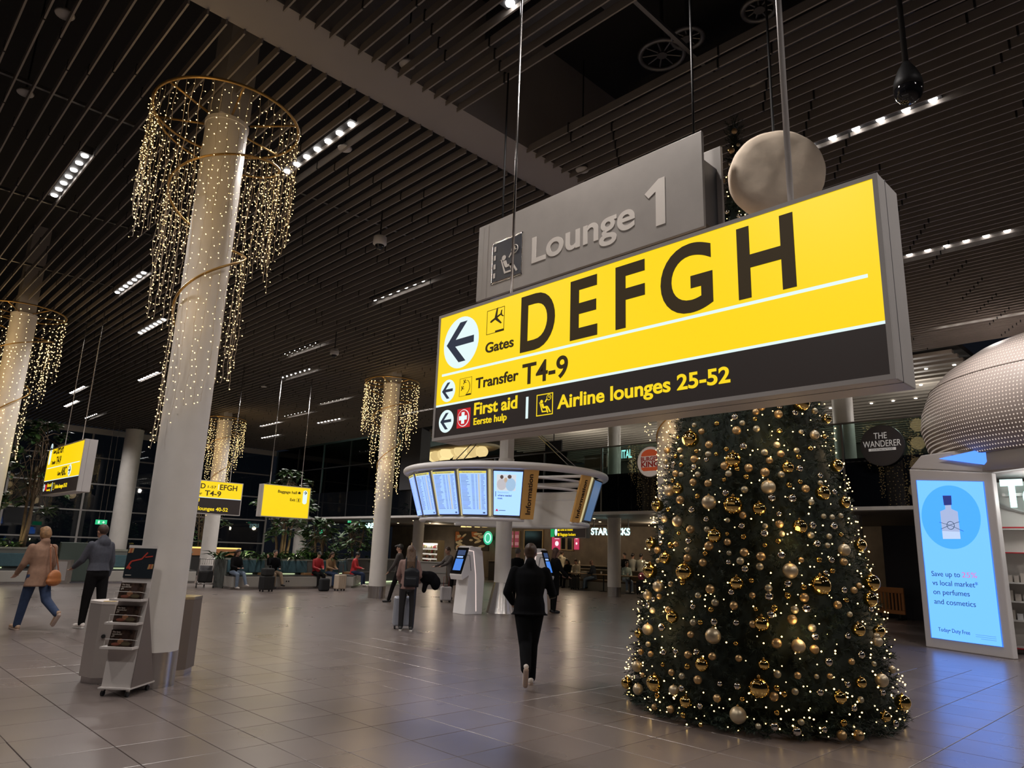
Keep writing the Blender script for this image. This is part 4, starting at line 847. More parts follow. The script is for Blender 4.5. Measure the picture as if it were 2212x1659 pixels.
quad(c, .06, .085, .42, .54, .006, M_row, 'side_bar', fr); ftext(c, 'Destination:', .12, .56, .50, .045, glow('ad_grey', (.25, .40, .6), .9), fr, .006); ftext(c, 'where needed', .12, .66, .43, .045, M_row, fr, .006, .03); ftext(c, 'most.', .12, .32, .365, .045, M_row, fr, .006, .03)
MB().add([bil(c, .06, .09, .006), bil(c, .18, .09, .006), bil(c, .12, .145, .006)], [(0, 1, 2)]).build('emblem', M_red, fr); quad(c, .19, .45, .10, .115, .006, M_row, 'emblem_line', fr)
def info_panel(th, half, off):
    o, c = panel(th, half, 2.42, 3.63, M_tan, 'information_panel', off); a, b, cc, d, n = c
    ez = (b-a); H_ = ez.length; ez /= H_; ex = (d-a); W_ = ex.length; ex /= W_; ex2 = ex; ey = (-ez).cross(ex) 
    # lettering runs up the panel
    t = txt('Information', o, .10*W_, .90*W_, .30*H_, .30*H_*1.2, M_brownt, 0, .02); ex_ = ex; ez_ = -ez; ez_ = (ez_-ex_*ez_.dot(ex_)).normalized(); ey = ez_.cross(ex_); P = b+n*.012
    t.matrix_local = Matrix(((ex_.x, ey.x, ez_.x, P.x), (ex_.y, ey.y, ez_.y, P.y), (ex_.z, ey.z, ez_.z, P.z), (0, 0, 0, 1)))
info_panel(13.4, 3.9, .06); info_panel(50, 4.4, .06)
panel(57, 1.6, 2.45, 3.6, M_backlit, 'light_strip', .02)
for th in (68, 86): 
    fr, _ = panel(th, 8.0, 2.47, 3.58, M_dsteel, 'screen', .04); quad(_, .03, .97, .03, .97, .004, glow('screen_far', (.10, .20, .38), .7), 'display', fr)
for th, a2 in ((17, 46), ):
    for r, z in ((2.62, 3.45), (2.55, 3.22)):
        MB().tube([rp(t, r, z) for t in range(17, 200, 8)], .03, 8).build('rail', M_ringw, ring, True)
for th in (-30, -25, 38, 44): MB().cyl(rp(th, 2.75, 3.72), rp(th, .2, 5.6), .012, n=6).build('stay_cable', M_steel, ring)
for th in (-60, 60, 180): MB().cyl(rp(th, 2.75, 3.66), rp(th, .15, 3.66), .04, n=8).build('spoke', M_ringw, ring)
ic = thing('column', 'white info column with conical steel foot under screen ring', 'column', (IX, IY, 0), kind='structure')
MB().lathe([(.225, .78), (.225, 4.2)], 32).build('shaft', M_plaster, ic, True).modifiers.new('e', 'EDGE_SPLIT'); MB().box(-.12, .12, -.17, .17, 4.2, 9.6).build('neck', M_plaster, ic); ic.children[1].rotation_euler = (0, 0, .78)
MB().lathe([(.42, 0), (.40, .06), (.25, .72), (.235, .80)], 36).build('steel_base', M_steel, ic, True).modifiers.new('e', 'EDGE_SPLIT')
# ================================================================ self-service kiosks
M_kio = mat('kiosk_white', (.86, .84, .84), .35); M_kled = glow('kiosk_led', (1.0, .78, .72), 1.0)
def kiosk(label, P, rz):
    k = thing('kiosk', label, 'kiosk', P, rz)
    prof = [(-.10, 0), (.46, 0), (.50, .9), (.40, 1.62), (.05, 1.74), (-.02, 1.70), (-.26, .98), (-.22, .86), (-.02, .98)]      # side outline: y, z
    mb = MB(); n = len(prof); vs = [(-.27, y, z) for y, z in prof]+[(.27, y, z) for y, z in prof]
    mb.add(vs, [tuple(range(n)), tuple(range(2*n-1, n-1, -1))]+[(i, i+n, (i+1) % n+n, (i+1) % n) for i in range(n)]); mb.build('body', M_kio, k, bevel=.012)
    a, b = Vector((0, -.255, 1.0)), Vector((0, -.03, 1.70)); d = (b-a).normalized(); nrm = Vector((0, -d.z, d.y)); 
    def slab(name, m, x0, x1, s0, s1, off, par, L=(b-a).length): 
        q = [a+d*(s*L)+nrm*off+Vector((x, 0, 0)) for x, s in ((x0, s0), (x1, s0), (x1, s1), (x0, s1))]; return MB().add(q+[v-nrm*.012 for v in q], [(0, 1, 2, 3), (7, 6, 5, 4), (0, 4, 5, 1), (1, 5, 6, 2), (2, 6, 7, 3), (3, 7, 4, 0)]).build(name, m, par)
    s = slab('screen', M_blackgl, -.25, .25, .02, .98, .014, k)
    slab('display', glow('kiosk_blue', (.05, .22, .75), 1.0), -.17, .17, .14, .56, .018, s); slab('display_bar', glow('kiosk_pale', (.35, .55, .95), 1.0), -.15, .12, .60, .66, .018, s); slab('display_dark', glow('kiosk_navy', (.02, .05, .14), 1.0), -.17, .17, .70, .88, .018, s)
    for sx in (-.272, .272):
        MB().tube([(sx, -.06, 1.62), (sx, .10, 1.60), (sx, .20, 1.0), (sx, .26, .08)], .010, 6).build('light_strip', M_kled, k); MB().tube([(sx, -.10, 1.50), (sx, -.02, 1.50), (sx, .04, 1.1)], .008, 6).build('slot', M_dsteel, k)
    return k
P = gz(993, 1327); k1 = kiosk('white self-service kiosk with blue screen left of info column', (P.x+.15, P.y+.1, 0), face_cam(P)-.95)
kb = thing('cabinet', 'plain white cabinet between left kiosk and info column', 'cabinet', (13.18, 14.98, 0), face_cam(P)+.1)
MB().box(-.26, .26, -.2, .3, .04, 1.72).build('body', M_kio, kb, bevel=.015); MB().box(-.27, .27, -.22, .31, 0, .04).build('plinth', M_kio, kb); MB().box(-.22, .22, -.206, -.2, 1.2, 1.66).build('door', mat('kiosk_panel', (.55, .53, .53), .4), kb); MB().lathe([(.03, 0), (.03, .006)], 12, (0, 0, 0)).build('lock', M_dsteel, kb).matrix_local = Matrix.Translation((.02, -.206, .95)) @ Matrix.Rotation(PI/2, 4, 'X')
k2 = kiosk('white self-service kiosk seen edge-on behind woman in black', (14.75, 13.75, 0), face_cam((14.75, 13.75))+1.25)
# ================================================================ display tower and duty-free shop at right
M_tow = mat('tower_white', (.60, .57, .57), .5)
TA, TB = gz(2000, 1397), gz(2190, 1425); dv = TB-TA; tw = dv.length; rz = math.atan2(dv.y, dv.x)
tow = thing('display_tower', 'white display tower with bright blue perfume screen', 'display tower', (TA.x, TA.y, 0), rz)
MB().prism([(0, 0), (tw, 0), (tw, 3.44), (0, 3.68)], 0, .14).build('body', M_tow, tow, bevel=.02)
x0, x1 = .145*tw/1.78*1.78/tw*tw, tw*.88
x0 = .16; x1 = tw-.17
M_tsc = glow('tower_screen', (.20, .62, 2.1), 1.0); M_tci = glow('tower_circle', (.075, .45, 2.2), 1.0); M_tin = glow('tower_ink', (.02, .07, .16), .8)
scn = MB().prism([(x0, .20), (x1, .20), (x1, 3.28), (x0, 3.42)], -.012, 0).build('screen', M_tsc, tow)
MB().tube([(x0, -.006, .20), (x1, -.006, .20), (x1, -.006, 3.28), (x0, -.006, 3.42)], .012, 4, True).build('screen_edge', glow('tower_edge', (.05, .25, 1.0), 1.0), tow)
sw = x1-x0; cxx = x0+sw*.47
poly(scn, 'circle_print', M_tci, [(cxx+sw*.44*math.cos(2*PI*k/48), 2.62+sw*.44*math.sin(2*PI*k/48)) for k in range(48)], -.014)
M_bot = glow('bottle_glass', (.45, .55, .85), .9); M_bcap = glow('bottle_cap', (.02, .04, .25), .9)
poly(scn, 'bottle_print', M_bot, [(cxx-.20, 2.18), (cxx+.18, 2.18), (cxx+.18, 2.72), (cxx+.05, 2.78), (cxx+.05, 2.86), (cxx-.08, 2.86), (cxx-.08, 2.78), (cxx-.20, 2.74)], -.017)
poly(scn, 'bottle_print', glow('bottle_pale', (.55, .70, .98), 1.0), [(cxx-.20, 2.18), (cxx+.18, 2.18), (cxx+.18, 2.32), (cxx-.20, 2.34)], -.019)
poly(scn, 'bottle_cap_print', M_bcap, [(cxx-.10, 2.86), (cxx+.07, 2.86), (cxx+.08, 3.05), (cxx-.11, 3.06)], -.019)
MB().tube([(cxx+.08*math.cos(2*PI*k/20), -.022, 2.45+.08*math.sin(2*PI*k/20)) for k in range(20)], .006, 5, True).build('emblem_ring', M_tin, scn); MB().tube([(cxx-.24, -.022, 2.52), (cxx, -.022, 2.45), (cxx+.26, -.022, 2.33)], .005, 5).tube([(cxx-.22, -.022, 2.38), (cxx, -.022, 2.46), (cxx+.2, -.022, 2.52)], .005, 5).build('emblem_lines', M_tin, scn)
X_ = x0+sw*.10
txt('Save up to', scn, X_, X_+.62, 1.43, .10, M_tin, -.016); txt('25%', scn, X_+.66, X_+.97, 1.43, .10, glow('tower_pink', (.75, .20, .45), 1.0), -.016)
txt('vs local market*', scn, X_, X_+.97, 1.25, .10, M_tin, -.016); txt('on perfumes', scn, X_, X_+.78, 1.07, .10, M_tin, -.016); txt('and cosmetics', scn, X_, X_+.88, .88, .10, M_tin, -.016)
txt('Today• Duty Free', scn, X_+.03, X_+.70, .345, .075, M_tin, -.016)
for k in range(3): rect(scn, 'fine_print', glow('tower_fine', (.1, .3, .6), 1.0), x1-.50+(.1 if k == 2 else 0), x1-.10, .36-.035*k, .368-.035*k, -.014, .002)
# canopy (portal lintel) running right from the tower and carrying the dome
can = thing('shop_canopy', 'white angular canopy above the display tower, lit blue', 'canopy', (TA.x, TA.y, 0), rz)
MB().prism([(0, 3.69), (tw, 3.45), (tw+5, 3.7), (tw+5, 4.05), (0.3, 3.95)], .02, .16).build('lintel', M_tow, can, bevel=.02)
MB().prism([(1.62, 3.62), (tw+4.9, 3.86), (tw+4.9, 4.02), (1.0, 3.90)], -.01, .02).build('upper_fascia', M_tow, can)
_n = Vector((math.sin(rz), -math.cos(rz), 0)); _u = Vector((math.cos(rz), math.sin(rz), 0))
def onface(x, y):
    d = ray(x, y); s_ = (TA-CAM).dot(_n)/d.dot(_n); Q = CAM+d*s_; return ((Q-TA).dot(_u), Q.z)
poly(can, 'led_panel', glow('canopy_led', (.13, .42, 1.8), 1.0), [onface(2029, 991), onface(2127, 1004), onface(2162, 961)], -.012)
# perforated dome
def dome_mat():
    m = mat('dome_shell', (.46, .39, .36), .5)
    nt = m.node_tree; b = nt.nodes['Principled BSDF']; tc = nt.nodes.new('ShaderNodeTexCoord'); sx = nt.nodes.new('ShaderNodeSeparateXYZ'); nt.links.new(tc.outputs['Object'], sx.inputs[0])
    def M2(op, a, b_=None):
        n = nt.nodes.new('ShaderNodeMath'); n.operation = op
        for i, q in enumerate((a, b_)):
            if q is None: continue
            if isinstance(q, (int, float)): n.inputs[i].default_value = q
            else: nt.links.new(q, n.inputs[i])
        return n.outputs[0]
    ang = M2('ARCTAN2', sx.outputs['Y'], sx.outputs['X']); u = M2('FRACT', M2('MULTIPLY', ang, 56.0)); v = M2('FRACT', M2('MULTIPLY', sx.outputs['Z'], 13.0))
    d = M2('SQRT', M2('ADD', M2('POWER', M2('SUBTRACT', u, .5), 2.0), M2('POWER', M2('SUBTRACT', v, .5), 2.0))); hole = M2('LESS_THAN', d, .19)
    b.inputs['Emission Color'].default_value = (1.0, .84, .72, 1); nt.links.new(M2('MULTIPLY', hole, .6), b.inputs['Emission Strength'])
    return m
dm_ = thing('dome', 'perforated beige dome with lit holes above the shop', 'dome', (19.15, 1.35, 3.85))
MB().lathe([(3.46, 0), (3.70, .35), (3.80, .8), (3.76, 1.15), (3.58, 1.6), (3.24, 2.0), (2.65, 2.4), (1.9, 2.7), (1.0, 2.88), (.02, 2.92)], 96).build('shell', dome_mat(), dm_, True)
for z, r in ((1.6, 3.585), (.02, 3.47)): MB().tube([(r*math.cos(2*PI*k/80), r*math.sin(2*PI*k/80), z) for k in range(80)], .012, 6, True).build('seam', mat('dome_seam', (.25, .21, .19), .6), dm_)
MB().lathe([(3.44, -.35), (3.44, 0.0)], 64).build('collar', M_tow, dm_, True)
# the shop under the dome
shop = MB().box(17.9, 18.1, -2.2, 4.4, 0, 3.4).build('wall_shop', mat('shop_wall', (.55, .53, .50), .5)); tag(shop, 'pale wall inside the duty-free shop', 'wall', kind='structure')
for k in range(7):
    MB().tube([(17.86-.01*k, 4.2-.05*q*q-.25*k*.3, 3.3-.12*q-.02*k) for q in range(8)], .02, 6).build('rib', mat('shop_rib', (.42, .41, .40), .5), shop)
A = gx(2166, 1093, 17.5); st = thing('shop_sign', 'glowing white-cyan Today lettering at the right edge', 'sign', A, FACE_MX); txt('Today', st, 0, 1.55, 0, .50, glow('today_letters', (.62, 1.0, .95), 1.6), -.02, .05); MB().box(0, 1.6, .05, .40, .2, .26).build('rail', M_grey, st)
sh = thing('shop_shelf', 'white perfume shelf with red edging behind display tower', 'shelf', (17.45, 3.72, 0), FACE_MX)
MB().box(0, 1.3, .3, .4, 0, 2.4).build('back', mat('shelf_back', (.62, .58, .54), .5), sh); MB().box(-.05, .0, 0, .4, 0, 2.5).box(1.3, 1.35, 0, .4, 0, 2.5).build('side', M_white, sh)
for z in (.12, .62, .98, 1.34, 1.95, 2.4): MB().box(0, 1.3, 0, .4, z, z+.03).build('board', M_white, sh); 
for z in (.10, 1.93, 2.43): MB().box(0, 1.3, -.01, 0, z, z+.025).build('red_edge', mat('red_edge', (.45, .02, .03), .4), sh)
rnd = random.Random(2)
for z in (.65, 1.01, 1.37):
    x = .05
    while x < 1.2:
        w_ = rnd.uniform(.06, .12); h_ = rnd.uniform(.09, .2); o = MB().box(0, w_*.85, 0, .12, 0, h_).build('perfume_box', mat('pbox_%d' % rnd.randrange(3), [(.7, .7, .7), (.05, .05, .06), (.5, .45, .4)][rnd.randrange(3)], .4), None, loc=(17.45+.08, 3.72-x, z+.001), rotz=FACE_MX)
        tag(o, 'small perfume box on the red-edged shop shelf', 'box', 'perfume boxes on the shop shelf'); x += w_+.02
for Pp, e, c in (((17.0, .5, 3.0), 60, (1, .97, .93)), ((16.9, 2.7, 3.0), 30, (1, .97, .93))):
    L = bpy.data.lights.new('shop_lamp', 'POINT'); L.energy = e; L.color = c; L.shadow_soft_size = .2
    lo = bpy.data.objects.new('shop_lamp', L); COL.objects.link(lo); lo.parent = shop; lo.location = Pp
# ================================================================ orange barrier
A = gz(1900, 1333); B = gz(1965, 1340); dv = B-A; ba = thing('barrier', 'orange plastic crowd barrier leaning before the dark hoarding', 'barrier', (A.x-.3, A.y, 0), math.atan2(dv.y, dv.x)); bw = dv.length; M_obar = mat('barrier_orange', (.42, .17, .05), .6)
MB().box(0, bw, -.03, .03, .78, .95).box(0, bw, -.03, .03, .16, .28).box(0, .09, -.03, .03, .28, .78).box(bw-.09, bw, -.03, .03, .28, .78).build('frame', M_obar, ba, bevel=.02)
for k in range(7): MB().box(.09+(bw-.18)*(k+.2)/7, .09+(bw-.18)*(k+.65)/7, -.02, .02, .28, .78).build('slat', M_obar, ba)
for x in (.12, bw-.22): MB().box(x, x+.10, -.2, .2, 0, .05).box(x+.02, x+.08, -.03, .03, .05, .16).build('foot', M_black, ba, bevel=.01)
# ================================================================ brochure rack
A = gz(212, 1504); B = gz(277, 1507); dv = B-A; rw = dv.length; M_rack = mat('rack_white', (.60, .56, .54), .45)
ra = thing('brochure_rack', 'white wheeled brochure rack leaning by the thick column', 'rack', (A.x, A.y, 0), math.atan2(dv.y, dv.x)); ln = .085
def lean(z): return .02+ln*z
pn = MB(); pn.add([(0, lean(.09), .09), (rw, lean(.09), .09), (rw, lean(1.55), 1.55), (0, lean(1.55), 1.55), (0, lean(.09)+.012, .09), (rw, lean(.09)+.012, .09), (rw, lean(1.55)+.012, 1.55), (0, lean(1.55)+.012, 1.55)], [(0,1,2,3),(7,6,5,4),(0,4,5,1),(1,5,6,2),(2,6,7,3),(3,7,4,0)]); pn.build('back_panel', M_rack, ra)
MB().add([(rw-.004, .02, .09), (rw-.004, .46, .09), (rw-.004, lean(1.0)+.01, 1.0), (rw+.004, .02, .09), (rw+.004, .46, .09), (rw+.004, lean(1.0)+.01, 1.0)], [(0,1,2),(5,4,3),(0,3,4,1),(1,4,5,2),(2,5,3,0)]).build('side_panel', mat('rack_brown', (.17, .14, .13), .6), ra)  # side panel in a darker brown than the white parts
MB().box(-.01, rw+.01, -.02, .48, .075, .09).build('base_board', M_rack, ra)
for i, z in enumerate((.50, .745, .985)):
    y = lean(z); MB().box(-.03, rw+.0, y-.13, y, z-.022, z).build('shelf', M_rack, ra); MB().tube([(.0, y-.10, z), (.0, y-.10, z+.075), (rw*.85, y-.10, z+.075), (rw*.97, y-.03, z+.06)], .003, 5).build('wire_rail', M_white, ra)
    br = thing('brochure', ['dark brochure stack on the lowest rack shelf', 'dark brochure stack on the middle rack shelf', 'dark brochure stack on the top rack shelf'][i], 'brochure', ra.matrix_basis @ Vector((0, 0, 0)), ra.rotation_euler.z, group='brochures on the rack')
    x0, x1 = .03, rw*.90; br.location = Vector((A.x, A.y, 0))+Matrix.Rotation(ra.rotation_euler.z, 3, 'Z') @ Vector((x0, y-.085, z)); W_ = x1-x0; H_ = .165
    q = MB(); q.add([(0, 0, .001), (W_, 0, .001), (W_, .035, H_), (0, .035, H_), (0, .045, .001), (W_, .045, .001), (W_, .08, H_), (0, .08, H_)], [(0,1,2,3),(7,6,5,4),(0,4,5,1),(1,5,6,2),(2,6,7,3),(3,7,4,0)]); q.build('pages', mat('brochure_dark', (.035, .02, .014), .35, noise=.9, nscale=26), br)
    def onb(s_, u, v, w2, cap_, b=0.0):
        o = txt(s_, br, u*W_, (u+w2)*W_, v*H_, cap_, mat('brochure_text', (.55, .50, .45), .5), 0, b); o.matrix_local = Matrix.Translation((0, -.003, 0)) @ Matrix.Rotation(-.208, 4, 'X')
    onb('The best', .06, .85, .33, .016); onb('wonderful', .06, .72, .40, .016); onb('gift', .06, .60, .12, .016)
    for (u, v, ru, rv, m) in ((.62, .62, .14, .22, mat('br_hair', (.03, .012, .008), .6)), (.48, .34, .13, .18, mat('br_skin', (.22, .10, .05), .5)), (.72, .2, .2, .14, mat('br_coat', (.06, .045, .02), .6)), (.3, .15, .18, .1, mat('br_red', (.16, .05, .03), .5))):
        o = MB().add([(u*W_+ru*W_*math.cos(2*PI*k/12), 0, v*H_+rv*H_*math.sin(2*PI*k/12)) for k in range(12)], [tuple(range(12))]).build('cover_print', m, br); o.matrix_local = Matrix.Translation((0, -.002, 0)) @ Matrix.Rotation(-.208, 4, 'X')
po = MB().add([(.0, lean(1.20)-.012, 1.20), (rw, lean(1.20)-.012, 1.20), (rw, lean(1.52)-.012, 1.52), (0, lean(1.52)-.012, 1.52), (0, lean(1.20)-.002, 1.20), (rw, lean(1.20)-.002, 1.20), (rw, lean(1.52)-.002, 1.52), (0, lean(1.52)-.002, 1.52)], [(0,1,2,3),(7,6,5,4),(0,4,5,1),(1,5,6,2),(2,6,7,3),(3,7,4,0)]).build('poster', mat('poster_navy', (.006, .012, .018), .5), ra)
M_rib = mat('ribbon_red', (.42, .045, .03), .5); M_gift = mat('gift_gold', (.42, .24, .10), .5)
def onp(pts, m, nm, o2=.014): return MB().add([(u*rw, lean(1.2+v*.32)-o2, 1.2+v*.32) for u, v in pts], [tuple(range(len(pts)))]).build(nm, m, po)
for k, (a, b, c2, d2, w_) in enumerate(((.08, .30, .20, .55, .06), (.20, .55, .55, .64, .05), (.55, .64, .72, .86, .05), (.66, .70, .92, .74, .04), (.10, .40, .22, .30, .09))):
    dx, dy = c2-a, d2-b; L_ = math.hypot(dx, dy); nx, ny = -dy/L_*w_/2, dx/L_*w_/2; onp([(a-nx, b-ny), (c2-nx, d2-ny), (c2+nx, d2+ny), (a+nx, b+ny)], M_rib, 'ribbon_print', .0135+.0005*k)
for (u, v) in ((.02, .82), (.80, .30)): onp([(u, v), (u+.18, v+.02), (u+.20, v+.18), (u+.03, v+.17)], M_gift, 'gift_print'); onp([(u+.08, v+.01), (u+.11, v+.01), (u+.13, v+.18), (u+.10, v+.17)], M_rib, 'ribbon_print', .016)
onp([(.07, .075), (.28, .075), (.28, .10), (.07, .10)], MATS['brochure_text'], 'caption_print')
for x, y in ((.03, .03), (rw-.03, .03), (.03, .42), (rw-.03, .42)):
    cst = MB().box(x-.012, x+.012, y-.02, y+.02, .045, .075).build('caster', M_steel, ra); MB().cyl((x-.012, y-.01, .027), (x+.012, y-.01, .027), .027, n=16).build('wheel', M_black, cst)
# ================================================================ steel bins
M_binf = mat('bin_grey', (.42, .39, .38), .4, .3); 
def steel_bin(label, P, rz, w_=.62, d_=.44, h_=.90, top=True, m2=None):
    b = thing('waste_bin', label, 'bin', P, rz); c_ = .10
    def oct_(k): return [(-w_/2*k+c_, -d_/2*k), (w_/2*k-c_, -d_/2*k), (w_/2*k, -d_/2*k+c_), (w_/2*k, d_/2*k-c_), (w_/2*k-c_, d_/2*k), (-w_/2*k+c_, d_/2*k), (-w_/2*k, d_/2*k-c_), (-w_/2*k, -d_/2*k+c_)]
    MB().prismz(oct_(.93), 0, .07).build('plinth', M_steel, b); MB().prismz(oct_(1), .07, h_-.03).build('body', m2 or M_steel, b); MB().prismz(oct_(1.01), h_-.03, h_).build('lid', mat('bin_lid', (.66, .60, .56), .4) if top else M_steel, b)
    MB().box(-.16, .16, -d_/2-.004, -d_/2, .12, h_-.06).build('door', M_binf, b); MB().cyl((-w_/2+.045, -d_/2+.045, .52), (-w_/2+.03, -d_/2+.03, .52), .022, n=12).build('lock', M_black, b)
    if top:
        MB().prismz([(-w_/2+.01, -d_/2+c_), (-w_/2+c_, -d_/2+.01), (-w_/2+c_+.06, -d_/2+.06), (-w_/2+.06, -d_/2+c_+.06)], h_+.0005, h_+.003).build('yellow_corner', mat('bin_yellow', (.5, .33, .06), .5), b); MB().prismz([(-.10, -.08), (.02, -.1), (.06, -.02), (-.05, .02)], h_+.0005, h_+.003).build('red_print', mat('bin_red', (.45, .10, .07), .5), b)
    return b
P1 = gz(192, 1477); steel_bin('steel waste bin with white printed lid left of brochure rack', (2.93, 9.62, 0), face_cam((2.93, 9.62))+.55, m2=mat('bin_steel', (.55, .50, .47), .38, .6))
steel_bin('steel waste bin peeking out right behind the thick column', (3.62, 9.72, 0), face_cam((3.5, 9.7))-.35, .50, .5, .93, False, mat('bin_brown', (.20, .165, .145), .45, .5))
P = gz(112, 1262); steel_bin('low steel recycling bin in front of the green panel', (P.x+.25, P.y+.3, 0), face_cam(P)+.1, .72, .4, .82, False)
# ================================================================ small ceiling things
def camera_(label, x, y, z, big=1.0):
    P = gz(x, y, z); t = thing('security_camera', label, 'camera', P); MB().lathe([(.05*big, .14*big), (.09*big, .12*big), (.095*big, .02*big), (.07*big, 0)], 20).build('housing', mat('camera_white', (.6, .58, .56), .4), t, True); MB().ball((0, 0, 0), .065*big, 16).build('dome', M_blackgl, t, True); MB().cyl((0, 0, .14*big), (0, 0, 7.6-z), .015, n=8).build('stem', M_black, t)
camera_('white dome camera hanging left of the Lounge 1 sign', 820, 530, 6.9, 1.3); camera_('small white dome camera above the far garlanded column', 722, 767, 6.9, 1.3)
def dropcam():
    P = gz(1963, 197, 5.6); t = thing('hanging_dome_camera', 'black glass dome camera on a long tube at top right', 'camera', P); MB().lathe([(.03, .28), (.075, .20), (.11, .10), (.118, .02)], 24).build('housing', M_black, t, True); MB().ball((0, 0, .01), (.115, .115, .13), 24).build('dome', mat('dome_black_glass', (.01, .01, .012), .05), t, True); MB().cyl((0, 0, .27), (0, 0, 9.6-5.6), .024, n=12).build('tube', M_black, t, True)
dropcam()
for i, (x, y, z) in enumerate(((140, 30, 7.7), (55, 200, 7.7), (880, 138, 7.7), (745, 320, 7.6), (1258, 366, 7.6), (1638, 186, 7.7), (570, 835, 7.5))):
    P = gz(x, y, z); t = thing('smoke_detector', 'small white ceiling disc '+['at the very top left corner', 'below the top left corner disc', 'beside the grey beam', 'left of the bright strip by the column', 'just above the Lounge 1 sign', 'above the cloth-covered sign', 'far back over the baggage sign'][i], 'detector', P)
    MB().lathe([(.02, -.03), (.10, -.02), (.11, 0), (.04, .015), (.03, .07)], 20).build('disc', mat('detector_white', (.5, .48, .46), .5), t, True); MB().cyl((0, 0, .06), (0, 0, 9.6-z), .012, n=6).build('stem', M_black, t)
# ================================================================ seating islands with planters
M_base = mat('bench_base', (.40, .38, .35), .5); M_teal = mat('bench_teal', (.035, .085, .105), .75, noise=.12, nscale=12); M_seat = mat('bench_seat', (.05, .05, .05), .5); M_warm = glow('bench_led', (.80, .95, .55), .8); M_wood = mat('bench_wood', (.36, .20, .09), .5, noise=.2, nscale=6, stretch=(1, 8, 8)); M_soil = mat('soil', (.02, .014, .01), .95)
def bench(label, P, rz, L, mods, depth=1.6, front=True, wall=1.06, base=True):
    b = thing('bench', label, 'bench', P, rz)
    if base: MB().box(0, L, .08, .75, 0, .07).build('plinth', M_steel, b); MB().box(0, L, 0, .75, .07, .44).build('base', M_base, b, bevel=.015); MB().box(0, L, .02, .62, .44, .48).build('seat', M_seat, b)
    MB().box(0, L, .70, depth, 0, wall-.06).build('planter', mat('planter_grey', (.13, .14, .13), .6), b); MB().box(-.02, L+.02, .68, .76, wall-.06, wall).box(-.02, L+.02, depth-.06, depth+.02, wall-.06, wall).build('rim', mat('planter_rim', (.25, .26, .22), .5), b); MB().box(.02, L-.02, .76, depth-.06, wall-.08, wall-.03).build('soil', M_soil, b)
    for x0, x1 in mods:
        MB().add([(x0, .56, .56), (x1, .56, .56), (x1, .64, 1.0), (x0, .64, 1.0), (x0, .68, .56), (x1, .68, .56), (x1, .70, 1.0), (x0, .70, 1.0)], [(0,1,2,3),(7,6,5,4),(0,4,5,1),(1,5,6,2),(2,6,7,3),(3,7,4,0)]).build('back_cushion', M_teal, b, bevel=.02)
        MB().box(x0+.25, x0+.25+(x1-x0)*.5, .60, .66, .50, .53).build('light_strip', M_warm, b)
    for x0, x1 in zip([m[1] for m in mods[:-1]], [m[0] for m in mods[1:]]): MB().box(x0-.25, x1+.02, .30, .62, .48, .56).build('wood_block', M_wood, b)
    MB().cyl((L*.45, -.004, .27), (L*.45, .0, .27), .03, n=12).cyl((L*.45+.09, -.004, .27), (L*.45+.09, .0, .27), .03, n=12).build('socket', M_black, b)
    return b
bench('long pale bench with teal cushions under the leafy planter', (11.2, 25.35, 0), 0, 4.6, [(.05, 1.45), (1.7, 3.2), (3.45, 4.55)])
bench('short angled end of the teal bench by the red-jacketed people', (16.25, 25.5, 0), math.atan2(2.9, 2.3), 3.3, [(.1, 1.5), (1.75, 3.1)], 1.3)
bench('low teal seating island at the far left', (1.5, 29.3, 0), 0, 4.6, [(.1, 2.0), (2.3, 4.5)], 1.9, wall=1.2)
bench('teal seating island behind the man in the grey hoodie', (8.35, 29.5, 0), 0, 3.2, [(.1, 1.5), (1.75, 3.1)], 1.9, wall=1.2)
gpn = thing('partition', 'dark green partition behind the recycling bin', 'partition', (6.75, 29.7, 0)); MB().box(0, 1.55, 0, .2, .06, 1.42).build('panel', mat('partition_green', (.045, .065, .055), .6), gpn, bevel=.02); MB().box(.02, 1.53, .02, .18, 0, .06).build('plinth', M_dsteel, gpn)
A = gy(402, 1199, 36); B = gy(520, 1184, 36); wc = thing('light_counter', 'wooden counter with glowing top edge behind the trolley', 'counter', (A.x, 36, 0)); wl = B.x-A.x
MB().box(0, wl, 0, .5, 0, A.z).build('base', mat('counter_black', (.02, .02, .02), .6), wc); MB().box(0, wl, -.05, .55, A.z, B.z-.07).build('fascia', mat('counter_wood', (.38, .17, .07), .5), wc); MB().box(0, wl, -.06, .56, B.z-.07, B.z).build('light_strip', glow('counter_light', (1.0, .72, .18), 1.2), wc)
for (xa, ya, xb, yb, hz, lab, led, mm) in ((748, 1263, 868, 1258, 1.05, 'dark grey planter wall left of the walking woman group', True, mat('planter_dark', (.07, .075, .075), .5)), (872, 1258, 962, 1262, .98, 'mid grey counter wall behind the long-haired woman', False, mat('counter_grey', (.20, .18, .165), .6))):
    A = gz(xa, ya); B = gz(xb, yb); dv = B-A; t = thing('low_wall', lab, 'low wall', A, math.atan2(dv.y, dv.x)); L = dv.length
    MB().box(0, L, 0, 1.0, .06, hz).build('wall_body', mm, t); MB().box(-.02, L+.02, -.03, .05, hz, hz+.06).build('coping', mat('coping', (.24, .23, .21), .5), t); MB().box(0, L, .03, .97, 0, .06).build('plinth', M_dsteel, t); MB().box(0, L, -.02, 0, .5, .54).build('rail', mat('rail_grey', (.18, .18, .17), .5), t)
    if led: MB().box(.0, L, -.04, -.01, .03, .10).build('light_strip', M_warm, t)
